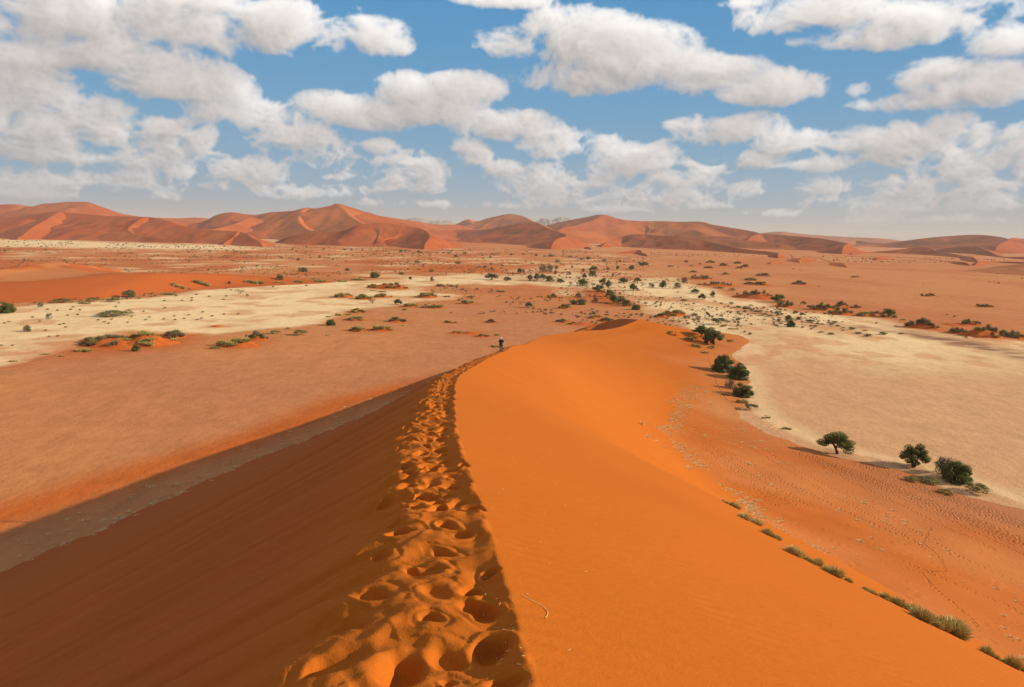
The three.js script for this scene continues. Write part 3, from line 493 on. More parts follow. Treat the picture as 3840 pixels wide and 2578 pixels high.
  ["farbush",142.65,1163.97,4.06,3.38,"small dark bush scattered on the far rusty plain behind the grove and pans"],
  ["farbush",-87.61,1040.28,6.65,3.02,"small dark bush scattered on the far rusty plain behind the grove and pans"],
  ["farbush",-26.61,822.7,6.23,3.35,"small dark bush scattered on the far rusty plain behind the grove and pans"],
  ["farbush",-30.93,754,5.27,2.81,"small dark bush scattered on the far rusty plain behind the grove and pans"],
  ["farbush",-37.43,761.15,3.55,1.77,"small dark bush scattered on the far rusty plain behind the grove and pans"],
  ["farbush",-22.36,714.27,4.16,2.66,"small dark bush scattered on the far rusty plain behind the grove and pans"],
  ["farbush",-6.9,687.07,2.8,2.8,"small dark bush scattered on the far rusty plain behind the grove and pans"],
  ["farbush",-12.71,742.41,3.46,1.73,"small dark bush scattered on the far rusty plain behind the grove and pans"],
  ["farbush",16.6,911.93,2.65,2.33,"small dark bush scattered on the far rusty plain behind the grove and pans"],
  ["farbush",66.89,778.31,3.63,3.17,"small dark bush scattered on the far rusty plain behind the grove and pans"],
  ["farbush",151.34,973.98,5.66,3.96,"small dark bush scattered on the far rusty plain behind the grove and pans"],
  ["farbush",129.49,984.59,11.45,4.35,"small dark bush scattered on the far rusty plain behind the grove and pans"],
  ["farbush",168.52,921.78,5.36,3.43,"small dark bush scattered on the far rusty plain behind the grove and pans"],
  ["farbush",-300.18,884.89,5.65,3.39,"small dark bush scattered on the far rusty plain behind the grove and pans"],
  ["farbush",-261.27,834.31,6.21,3.91,"small dark bush scattered on the far rusty plain behind the grove and pans"],
  ["farbush",-258.67,916,5.45,3.12,"small dark bush scattered on the far rusty plain behind the grove and pans"],
  ["farbush",-355.16,751.43,3.2,2.24,"small dark bush scattered on the far rusty plain behind the grove and pans"],
  ["farbush",-507.1,710.59,4.24,3.33,"small dark bush scattered on the far rusty plain behind the grove and pans"],
  ["farbush",-514.66,727.81,3.1,2.17,"small dark bush scattered on the far rusty plain behind the grove and pans"],
  ["farbush",-391.62,1214.57,6.45,3.09,"small dark bush scattered on the far rusty plain behind the grove and pans"],
  ["farbush",-349.28,1266.9,7.53,3.23,"small dark bush scattered on the far rusty plain behind the grove and pans"],
  ["farbush",-858.05,2534.19,10.73,5.36,"small dark bush scattered on the far rusty plain behind the grove and pans"],
  ["farbush",-535.27,1730.06,6.6,3.67,"small dark bush scattered on the far rusty plain behind the grove and pans"],
  ["farbush",-688.47,929.56,5.93,3.16,"small dark bush scattered on the far rusty plain behind the grove and pans"],
  ["farbush",-665.59,977.53,5.19,2.91,"small dark bush scattered on the far rusty plain behind the grove and pans"],
  ["farbush",-306.97,1246.81,7.41,3.7,"small dark bush scattered on the far rusty plain behind the grove and pans"],
  ["farbush",-292.8,1240.6,6.32,3.16,"small dark bush scattered on the far rusty plain behind the grove and pans"],
  ["farbush",-271.78,1237.21,5.25,3.15,"small dark bush scattered on the far rusty plain behind the grove and pans"],
  ["farbush",-242.2,1217.84,6.72,3.62,"small dark bush scattered on the far rusty plain behind the grove and pans"],
  ["farbush",-237.1,1252.46,4.78,2.66,"small dark bush scattered on the far rusty plain behind the grove and pans"],
  ["farbush",-230.98,1245.25,4.76,2.64,"small dark bush scattered on the far rusty plain behind the grove and pans"],
  ["farbush",-196.06,1196.57,8.13,6.1,"small dark bush scattered on the far rusty plain behind the grove and pans"],
  ["farbush",-194.16,1236.36,7.87,4.2,"small dark bush scattered on the far rusty plain behind the grove and pans"],
  ["farbush",-187.92,1238.47,6.31,3.68,"small dark bush scattered on the far rusty plain behind the grove and pans"],
  ["farbush",-163.25,1183.45,12.56,5.02,"small dark bush scattered on the far rusty plain behind the grove and pans"],
  ["farbush",-132.02,1185.11,8.05,3.52,"small dark bush scattered on the far rusty plain behind the grove and pans"],
  ["farbush",-121.14,1189.46,6.06,3.03,"small dark bush scattered on the far rusty plain behind the grove and pans"],
  ["farbush",-111.48,1180.75,8.52,3.01,"small dark bush scattered on the far rusty plain behind the grove and pans"],
  ["farbush",-218.43,1073.94,5.02,3.19,"small dark bush scattered on the far rusty plain behind the grove and pans"],
  ["farbush",-490.63,2132.82,7.23,4.07,"small dark bush scattered on the far rusty plain behind the grove and pans"],
  ["farbush",-399.5,1876.31,7.16,3.58,"small dark bush scattered on the far rusty plain behind the grove and pans"],
  ["farbush",-31.18,758.94,5.82,2.91,"small dark bush scattered on the far rusty plain behind the grove and pans"],
  ["farbush",-22.69,721.04,4.61,2.77,"small dark bush scattered on the far rusty plain behind the grove and pans"],
  ["farbush",-159.57,657.93,5.05,2.81,"small dark bush scattered on the far rusty plain behind the grove and pans"],
  ["farbush",-88.47,1042.81,7.53,3.54,"small dark bush scattered on the far rusty plain behind the grove and pans"],
  ["farbush",-116.15,828.91,10.58,4.23,"small dark bush scattered on the far rusty plain behind the grove and pans"],
  ["farbush",-66.58,826.83,10.56,3.52,"small dark bush scattered on the far rusty plain behind the grove and pans"],
  ["farbush",58.94,919.97,11.74,4.69,"small dark bush scattered on the far rusty plain behind the grove and pans"],
  ["farbush",62.8,1135.09,14.46,3.86,"small dark bush scattered on the far rusty plain behind the grove and pans"],
  ["farbush",195.93,859.34,10.97,2.19,"small dark bush scattered on the far rusty plain behind the grove and pans"],
  ["farbush",22.34,864.23,3.68,2.21,"small dark bush scattered on the far rusty plain behind the grove and pans"],
  ["farbush",-13.23,795.37,5.08,2.37,"small dark bush scattered on the far rusty plain behind the grove and pans"],
  ["farbush",-78.24,658.37,7.02,2.81,"small dark bush scattered on the far rusty plain behind the grove and pans"],
  ["farbush",-99.15,605.85,7.76,2.59,"small dark bush scattered on the far rusty plain behind the grove and pans"],
  ["farbush",258.57,1029.51,8.75,3.06,"small dark bush scattered on the far rusty plain behind the grove and pans"],
  ["farbush",230.46,889.91,7.57,1.51,"small dark bush scattered on the far rusty plain behind the grove and pans"],
  ["farbush",257.25,947.33,8.06,2.01,"small dark bush scattered on the far rusty plain behind the grove and pans"],
  ["pantuft",-192.59,329.03,1.84,0.78,"tiny dark tuft dotted over the cream coloured left pan"],
  ["pantuft",-215.37,313.92,1.76,0.74,"tiny dark tuft dotted over the cream coloured left pan"],
  ["pantuft",-208.45,310.13,1.74,0.74,"tiny dark tuft dotted over the cream coloured left pan"],
  ["pantuft",-205.56,314.99,1.77,0.75,"tiny dark tuft dotted over the cream coloured left pan"],
  ["pantuft",-191.1,297.47,1.67,0.71,"tiny dark tuft dotted over the cream coloured left pan"],
  ["pantuft",-203.68,287.4,1.61,0.68,"tiny dark tuft dotted over the cream coloured left pan"],
  ["pantuft",-192.03,274.67,1.54,0.65,"tiny dark tuft dotted over the cream coloured left pan"],
  ["pantuft",-178.81,266.57,1.5,0.63,"tiny dark tuft dotted over the cream coloured left pan"],
  ["pantuft",-178.9,269.11,1.51,0.64,"tiny dark tuft dotted over the cream coloured left pan"],
  ["pantuft",-172.37,260.64,1.47,0.62,"tiny dark tuft dotted over the cream coloured left pan"],
  ["pantuft",-174.2,251.67,1.42,0.6,"tiny dark tuft dotted over the cream coloured left pan"],
  ["pantuft",-163.51,237.82,1.34,0.57,"tiny dark tuft dotted over the cream coloured left pan"],
  ["pantuft",-161.48,239.19,1.35,0.57,"tiny dark tuft dotted over the cream coloured left pan"],
  ["pantuft",-168.89,284.7,1.6,0.68,"tiny dark tuft dotted over the cream coloured left pan"],
  ["pantuft",-172.65,281.74,1.58,0.67,"tiny dark tuft dotted over the cream coloured left pan"],
  ["pantuft",-166.83,276.24,1.55,0.66,"tiny dark tuft dotted over the cream coloured left pan"],
  ["pantuft",-163.07,272.98,1.53,0.65,"tiny dark tuft dotted over the cream coloured left pan"],
  ["pantuft",-157.76,277.21,1.56,0.66,"tiny dark tuft dotted over the cream coloured left pan"],
  ["pantuft",-165.87,294.79,1.65,0.7,"tiny dark tuft dotted over the cream coloured left pan"],
  ["pantuft",-170.85,313.59,1.76,0.74,"tiny dark tuft dotted over the cream coloured left pan"],
  ["pantuft",-154.98,285.71,1.6,0.68,"tiny dark tuft dotted over the cream coloured left pan"],
  ["pantuft",-157.62,293.64,1.65,0.7,"tiny dark tuft dotted over the cream coloured left pan"],
  ["pantuft",-167.87,327.79,1.84,0.78,"tiny dark tuft dotted over the cream coloured left pan"],
  ["pantuft",-148.78,288.7,1.62,0.69,"tiny dark tuft dotted over the cream coloured left pan"],
  ["pantuft",-149.13,298.68,1.68,0.71,"tiny dark tuft dotted over the cream coloured left pan"],
  ["pantuft",-143.11,286.92,1.61,0.68,"tiny dark tuft dotted over the cream coloured left pan"],
  ["pantuft",-141.46,291.64,1.64,0.69,"tiny dark tuft dotted over the cream coloured left pan"],
  ["pantuft",-145.1,303.68,1.7,0.72,"tiny dark tuft dotted over the cream coloured left pan"],
  ["pantuft",-134.99,289.61,1.63,0.69,"tiny dark tuft dotted over the cream coloured left pan"],
  ["pantuft",-135.08,293.82,1.65,0.7,"tiny dark tuft dotted over the cream coloured left pan"],
  ["pantuft",-144.21,315.22,1.77,0.75,"tiny dark tuft dotted over the cream coloured left pan"],
  ["pantuft",-133.81,301.95,1.69,0.72,"tiny dark tuft dotted over the cream coloured left pan"],
  ["pantuft",-131.94,309.92,1.74,0.74,"tiny dark tuft dotted over the cream coloured left pan"],
  ["pantuft",-125.98,311.24,1.74,0.74,"tiny dark tuft dotted over the cream coloured left pan"],
  ["pantuft",-158.13,371.24,2.07,0.88,"tiny dark tuft dotted over the cream coloured left pan"],
  ["pantuft",-164.5,390.18,2.18,0.92,"tiny dark tuft dotted over the cream coloured left pan"],
  ["pantuft",-171.59,363.49,2.03,0.86,"tiny dark tuft dotted over the cream coloured left pan"],
  ["pantuft",-177.54,376.1,2.1,0.89,"tiny dark tuft dotted over the cream coloured left pan"],
  ["pantuft",-176.74,362.84,2.03,0.86,"tiny dark tuft dotted over the cream coloured left pan"],
  ["pantuft",-184.24,359.46,2.01,0.85,"tiny dark tuft dotted over the cream coloured left pan"],
  ["pantuft",-172.87,387.13,2.16,0.91,"tiny dark tuft dotted over the cream coloured left pan"],
  ["pantuft",-184.15,396.3,2.21,0.94,"tiny dark tuft dotted over the cream coloured left pan"],
  ["pantuft",-191.89,387.77,2.16,0.92,"tiny dark tuft dotted over the cream coloured left pan"],
  ["pantuft",-201.91,270.97,1.52,0.64,"tiny dark tuft dotted over the cream coloured left pan"],
  ["pantuft",-201.35,267.81,1.51,0.64,"tiny dark tuft dotted over the cream coloured left pan"],
  ["pantuft",-193.48,294.2,1.65,0.7,"tiny dark tuft dotted over the cream coloured left pan"],
  ["pantuft",-162.85,219.11,1.24,0.52,"tiny dark tuft dotted over the cream coloured left pan"],
  ["pantuft",-210.47,324.82,1.82,0.77,"tiny dark tuft dotted over the cream coloured left pan"],
  ["pantuft",-175.77,292.18,1.64,0.69,"tiny dark tuft dotted over the cream coloured left pan"],
  ["pantuft",-200.3,313.66,1.76,0.74,"tiny dark tuft dotted over the cream coloured left pan"],
  ["pantuft",-166.28,218.78,1.24,0.52,"tiny dark tuft dotted over the cream coloured left pan"],
  ["pantuft",-200.69,345.66,1.93,0.82,"tiny dark tuft dotted over the cream coloured left pan"],
  ["pantuft",-178.93,315.95,1.77,0.75,"tiny dark tuft dotted over the cream coloured left pan"],
  ["pantuft",-177.58,429.08,2.39,1.01,"tiny dark tuft dotted over the cream coloured left pan"],
  ["pantuft",-185.63,440.67,2.46,1.04,"tiny dark tuft dotted over the cream coloured left pan"],
  ["pantuft",-160.89,457.76,2.55,1.08,"tiny dark tuft dotted over the cream coloured left pan"],
  ["pantuft",-143.3,472.65,2.63,1.11,"tiny dark tuft dotted over the cream coloured left pan"],
  ["rivershrub",90.82,338.69,3.19,1.2,"small grey green shrub growing along the pale riverbed on the right"],
  ["rivershrub",100.64,351.73,1.86,1.03,"small grey green shrub growing along the pale riverbed on the right"],
  ["rivershrub",98.21,339.43,1.8,1.2,"small grey green shrub growing along the pale riverbed on the right"],
  ["rivershrub",88.44,323.71,3.24,1.34,"small grey green shrub growing along the pale riverbed on the right"],
  ["rivershrub",93.62,329.33,1.55,0.78,"small grey green shrub growing along the pale riverbed on the right"],
  ["rivershrub",105.04,323.13,1.52,0.76,"small grey green shrub growing along the pale riverbed on the right"],
  ["rivershrub",107.77,323.33,2.67,1.14,"small grey green shrub growing along the pale riverbed on the right"],
  ["rivershrub",88.24,404.32,1.9,0.71,"small grey green shrub growing along the pale riverbed on the right"],
  ["rivershrub",82.22,394.52,1.85,0.65,"small grey green shrub growing along the pale riverbed on the right"],
  ["rivershrub",104.88,416.98,5.38,1.37,"small grey green shrub growing along the pale riverbed on the right"],
  ["rivershrub",92.85,427.17,5.51,1.3,"small grey green shrub growing along the pale riverbed on the right"],
  ["rivershrub",130.16,405.55,4.28,1.24,"small grey green shrub growing along the pale riverbed on the right"],
  ["rivershrub",123.74,404.76,2.85,1.05,"small grey green shrub growing along the pale riverbed on the right"],
  ["rivershrub",122.95,413.5,2.91,0.97,"small grey green shrub growing along the pale riverbed on the right"],
  ["rivershrub",127.05,382.74,4.05,1.35,"small grey green shrub growing along the pale riverbed on the right"],
  ["rivershrub",128.3,374.42,4.4,1.58,"small grey green shrub growing along the pale riverbed on the right"],
  ["rivershrub",129.83,368.64,3.9,1.39,"small grey green shrub growing along the pale riverbed on the right"],
  ["rivershrub",128.22,355.43,5.02,1.67,"small grey green shrub growing along the pale riverbed on the right"],
  ["rivershrub",127.78,344.98,4.87,1.46,"small grey green shrub growing along the pale riverbed on the right"],
  ["rivershrub",129.31,340.32,4.41,1.2,"small grey green shrub growing along the pale riverbed on the right"],
  ["rivershrub",123.16,360.32,2.97,1.1,"small grey green shrub growing along the pale riverbed on the right"],
  ["rivershrub",137.82,393.18,2.77,1.02,"small grey green shrub growing along the pale riverbed on the right"],
  ["rivershrub",132.92,363.92,2.57,1.03,"small grey green shrub growing along the pale riverbed on the right"],
  ["rivershrub",135.43,362.59,1.71,0.77,"small grey green shrub growing along the pale riverbed on the right"],
  ["rivershrub",139.18,364.65,2.14,0.77,"small grey green shrub growing along the pale riverbed on the right"],
  ["rivershrub",139.81,359.52,2.54,1.1,"small grey green shrub growing along the pale riverbed on the right"],
  ["rivershrub",139.67,352.6,2.49,0.91,"small grey green shrub growing along the pale riverbed on the right"],
  ["rivershrub",139.61,331.25,2.34,1.37,"small grey green shrub growing along the pale riverbed on the right"],
  ["rivershrub",149.5,351.28,2.73,1.45,"small grey green shrub growing along the pale riverbed on the right"],
  ["rivershrub",144.32,335.05,1.42,0.79,"small grey green shrub growing along the pale riverbed on the right"],
  ["rivershrub",141.44,322.74,2.66,1.14,"small grey green shrub growing along the pale riverbed on the right"],
  ["rivershrub",131.34,297.46,1.4,0.77,"small grey green shrub growing along the pale riverbed on the right"],
  ["rivershrub",122.17,328.37,1.93,0.62,"small grey green shrub growing along the pale riverbed on the right"],
  ["rivershrub",127.09,329.11,1.94,0.78,"small grey green shrub growing along the pale riverbed on the right"],
  ["rivershrub",128.93,327.84,2.32,0.77,"small grey green shrub growing along the pale riverbed on the right"],
  ["rivershrub",151,363.13,1.28,0.68,"small grey green shrub growing along the pale riverbed on the right"],
  ["rivershrub",141.25,320.62,4.84,1.66,"small grey green shrub growing along the pale riverbed on the right"],
  ["rivershrub",142.25,311.23,2.42,1.07,"small grey green shrub growing along the pale riverbed on the right"],
  ["rivershrub",141.99,315.21,2.04,0.95,"small grey green shrub growing along the pale riverbed on the right"],
  ["rivershrub",149.68,320.91,2.07,0.83,"small grey green shrub growing along the pale riverbed on the right"],
  ["rivershrub",153.03,322.17,3.47,0.97,"small grey green shrub growing along the pale riverbed on the right"],
  ["rivershrub",148.12,308.72,2.66,0.8,"small grey green shrub growing along the pale riverbed on the right"],
  ["rivershrub",133.17,282.59,3.66,0.85,"small grey green shrub growing along the pale riverbed on the right"],
  ["rivershrub",131.18,287.04,3.1,0.62,"small grey green shrub growing along the pale riverbed on the right"],
  ["rivershrub",131.35,297.55,1.54,0.64,"small grey green shrub growing along the pale riverbed on the right"],
  ["rivershrub",156.33,285.37,4.31,1.23,"small grey green shrub growing along the pale riverbed on the right"],
  ["rivershrub",146.49,278.19,4.21,1.32,"small grey green shrub growing along the pale riverbed on the right"],
  ["rivershrub",146.21,286.11,4.33,0.99,"small grey green shrub growing along the pale riverbed on the right"],
  ["rivershrub",150.4,299.75,3.88,1.16,"small grey green shrub growing along the pale riverbed on the right"],
  ["rivershrub",143.86,294.16,1.9,0.63,"small grey green shrub growing along the pale riverbed on the right"],
  ["rivershrub",153.73,294.81,2.55,0.76,"small grey green shrub growing along the pale riverbed on the right"],
  ["rivershrub",173.46,323.39,1.81,0.7,"small grey green shrub growing along the pale riverbed on the right"],
  ["rivershrub",177.5,313.66,1.76,0.54,"small grey green shrub growing along the pale riverbed on the right"],
  ["rivershrub",165.8,287.96,3.11,0.62,"small grey green shrub growing along the pale riverbed on the right"],
  ["rivershrub",188.92,281.45,2.07,0.61,"small grey green shrub growing along the pale riverbed on the right"],
  ["rivershrub",149.78,351.02,3.02,1.36,"small grey green shrub growing along the pale riverbed on the right"],
  ["rivershrub",138.43,354.93,3.05,1.07,"small grey green shrub growing along the pale riverbed on the right"],
  ["rivershrub",148.37,356.84,3.07,1.07,"small grey green shrub growing along the pale riverbed on the right"],
  ["rivershrub",108.55,326.32,2.81,1.12,"small grey green shrub growing along the pale riverbed on the right"],
  ["rivershrub",97.76,278.12,1.56,0.96,"small grey green shrub growing along the pale riverbed on the right"],
  ["rivershrub",91.44,341.55,4.41,1.62,"small grey green shrub growing along the pale riverbed on the right"],
  ["rivershrub",99.54,345.54,1.93,1.34,"small grey green shrub growing along the pale riverbed on the right"],
  ["rivershrub",90.11,329.63,2.84,1.14,"small grey green shrub growing along the pale riverbed on the right"],
  ["edgegrass",6.55,19.15,0.53,0.4,"pale straw grass clump highest on the right dune edge"],
  ["edgegrass",5.98,15.9,0.48,0.34,"straw and green grass clump second from the top of the right dune edge"],
  ["edgegrass",5.82,14.3,0.48,0.25,"green grass clump third from the top of the right dune edge"],
  ["edgegrass",5.7,12.5,0.41,0.24,"dark green grass clump with pale stalks at the middle of the right dune edge"],
  ["edgegrass",5.94,12.35,0.29,0.15,"thin yellow grass clump right below the dark green one on the dune edge"],
  ["edgegrass",6.17,11.92,0.47,0.23,"long olive grass clump below the middle of the right dune edge"],
  ["edgegrass",6.78,11.61,0.33,0.22,"short olive grass clump just above the biggest clump on the dune edge"],
  ["edgegrass",7.38,11.71,0.61,0.36,"upper half of the biggest grass clump on the right dune edge"],
  ["edgegrass",7.37,10.75,0.77,0.46,"lower half of the biggest grass clump on the right dune edge"],
  ["edgegrass",7.88,9.96,0.21,0.1,"small green grass clump near the lower right corner of the picture"],
  ["edgegrass",8.25,10.04,0.24,0.14,"green grass clump at the lower right edge of the picture"],
  ["slopegrass",21.55,108.29,0.89,1.17,"little straw coloured grass sprig on the clean sunlit dune flank"],
  ["slopegrass",19.49,93.49,0.77,0.58,"little straw coloured grass sprig on the clean sunlit dune flank"],
  ["slopegrass",21.45,96.4,0.65,0.5,"little straw coloured grass sprig on the clean sunlit dune flank"],
  ["slopegrass",22.47,95.9,0.6,0.5,"little straw coloured grass sprig on the clean sunlit dune flank"],
  ["slopegrass",22.61,91.9,0.43,0.29,"little straw coloured grass sprig on the clean sunlit dune flank"],
  ["slopegrass",22.85,83.57,1.09,0.65,"little straw coloured grass sprig on the clean sunlit dune flank"],
  ["slopegrass",43.2,164.8,0.42,0.5,"little straw coloured grass sprig on the clean sunlit dune flank"],
  ["slopegrass",37.71,93.33,0.54,0.44,"little straw coloured grass sprig on the clean sunlit dune flank"],
  ["slopegrass",37.87,109.95,0.4,0.34,"little straw coloured grass sprig on the clean sunlit dune flank"],
  ["slopegrass",37.79,93.6,0.47,0.3,"little straw coloured grass sprig on the clean sunlit dune flank"],
  ["slopegrass",37.76,109.71,0.35,0.25,"little straw coloured grass sprig on the clean sunlit dune flank"],
];
for (const [kind, x, F, w] of PLANTS) if (kind === 'hummock' || kind === 'mound') moundSpots.push([x, F, w * 0.85]);
// ---------------------------------------------------------------- the plain
plainSheet('desert_plain', -340, 340, 16, 424, 341, 205, 2048, 1536, 0.45, 21);
plainSheet('desert_plain', -940, 940, 422, 1204, 236, 99, 2048, 1024, 0.6, 60);
plainSheet('desert_plain', -3400, 3400, 1200, 4400, 171, 81, 2048, 1024, 0.5, 260);
{ const g = new THREE.PlaneGeometry(36000, 36000); g.rotateX(-Math.PI / 2); const m = struct('desert_ground', g, new THREE.MeshPhysicalMaterial({ specularIntensity: 0.12, color: new THREE.Color().setRGB(0.5, 0.19, 0.085), roughness: 1 })); m.position.y = -1.2; }
// ---------------------------------------------------------------- the near dune, its crest trodden into a line of footprints
const prints = [];
function addPrint(F, u, len, wid, depth, turn) { const a = NT[Math.floor(F * 977) & 65535] * 6.283, ca = Math.cos(a), sa = Math.sin(a); prints.push({ F, u, len, wid, depth, c: Math.cos(turn), s: Math.sin(turn), rim: (l, w) => 1 + 0.9 * (l * ca + w * sa) / (Math.hypot(l, w) + 0.01) }); }
for (const [F, u, a, b, d, t] of [[3.43,-0.68,0.19,0.125,0.12,0.1],[3.66,-0.17,0.13,0.085,0.09,0.35],[4.26,-0.23,0.15,0.075,0.09,-0.35],[4.58,-0.25,0.09,0.07,0.07,0.2],[4.65,-0.97,0.16,0.09,0.08,-0.8],[5.03,-0.61,0.15,0.07,0.08,-0.9],[5.46,-0.42,0.12,0.06,0.07,-0.9],[6.1,-0.82,0.14,0.085,0.1,0],[6.2,-0.38,0.12,0.08,0.09,-0.5],[4.9,-0.07,0.08,0.06,0.07,0.2],[6.75,-0.04,0.13,0.08,0.08,-0.6],[4.04,-0.55,0.06,0.05,0.05,0],[3.25,-0.4,0.06,0.04,0.05,0.1],[6.94,-0.45,0.12,0.07,0.08,0.2],[7.68,-0.61,0.12,0.09,0.09,0.1],[7.96,-0.26,0.13,0.08,0.09,-0.3],[5.53,-0.96,0.1,0.08,0.05,0.3],[3.22,-0.15,0.1,0.05,0.05,0.8],[3.59,-1.07,0.2,0.12,0.07,0.5],[4.19,-1.06,0.15,0.1,0.06,-0.5],[7.89,-1.06,0.12,0.09,0.07,0.4],[9.11,-0.03,0.13,0.09,0.09,0.2],[9.22,-0.48,0.13,0.09,0.09,-0.2],[9.16,-0.82,0.12,0.08,0.07,0.3],[5.9,-0.25,0.1,0.07,0.06,0.2]]) addPrint(F, u, a * 1.15, b * 1.2, d * 1.25, t);
{ const r = rng(99); for (let G = 3.6; G < 7.4; G += 0.38 + 0.2 * r()) addPrint(G, -0.15 - r() * shelfW(G) * 0.85, 0.1 + 0.08 * r(), 0.08 + 0.05 * r(), 0.035 + 0.05 * r(), (r() - 0.5) * 1.4);
  let F = 7.2;
  while (F < 150) { const n = F < 30 ? 3 : 2; for (let k = 0; k < n; k++) { const w = shelfW(F); addPrint(F + (r() - 0.5) * 0.25, -0.12 - (k + 0.25 + 0.5 * r()) / n * (w - 0.05), 0.11 + 0.1 * r(), 0.07 + 0.05 * r(), 0.03 + 0.085 * r(), (r() - 0.5) * 1.3); } F += 0.30 + 0.2 * r() + F * 0.002; } }
const bucket = new Map(); prints.forEach((p) => { for (let b = Math.floor((p.F - 0.5) * 2); b <= Math.floor((p.F + 0.5) * 2); b++) { if (!bucket.has(b)) bucket.set(b, []); bucket.get(b).push(p); } });
function printsY(u, F) {
  if (u > 0.05 || u < -1.75 || F < 0 || F > 152) return 0;
  const wu = u + 0.09 * (vn(u * 5, F * 5) - 0.5) + 0.012 * (vn(u * 23, F * 23) - 0.5), wF = F + 0.10 * (vn(u * 5 + 9, F * 5) - 0.5) + 0.012 * (vn(u * 21, F * 21 + 7) - 0.5);
  let pit = 0, rim = 0;
  for (const p of bucket.get(Math.floor(F * 2)) ?? []) {
    const a = wF - p.F, b = wu - p.u, l = (a * p.c + b * p.s) / p.len, w = (-a * p.s + b * p.c) / p.wid, q = Math.sqrt(l * l + w * w); if (q > 2) continue;
    pit = smin(pit, -p.depth * (1 - sst(0.42, 1.2, q)), 0.02); rim += 0.11 * p.depth * Math.exp(-Math.pow((q - 1.3) / 0.3, 2)) * p.rim(l, w);
  }
  const edge = sst(0.03, -0.05, u), tr = sst(-1.6, -1.3, u);
  return edge * tr * (pit + Math.min(rim, 0.05) + 0.12 * (fbm(u * 1.9 + 4, F * 1.7, 2) - 0.5) + 0.05 * (fbm(u * 6 + 4, F * 5, 2) - 0.5));
}
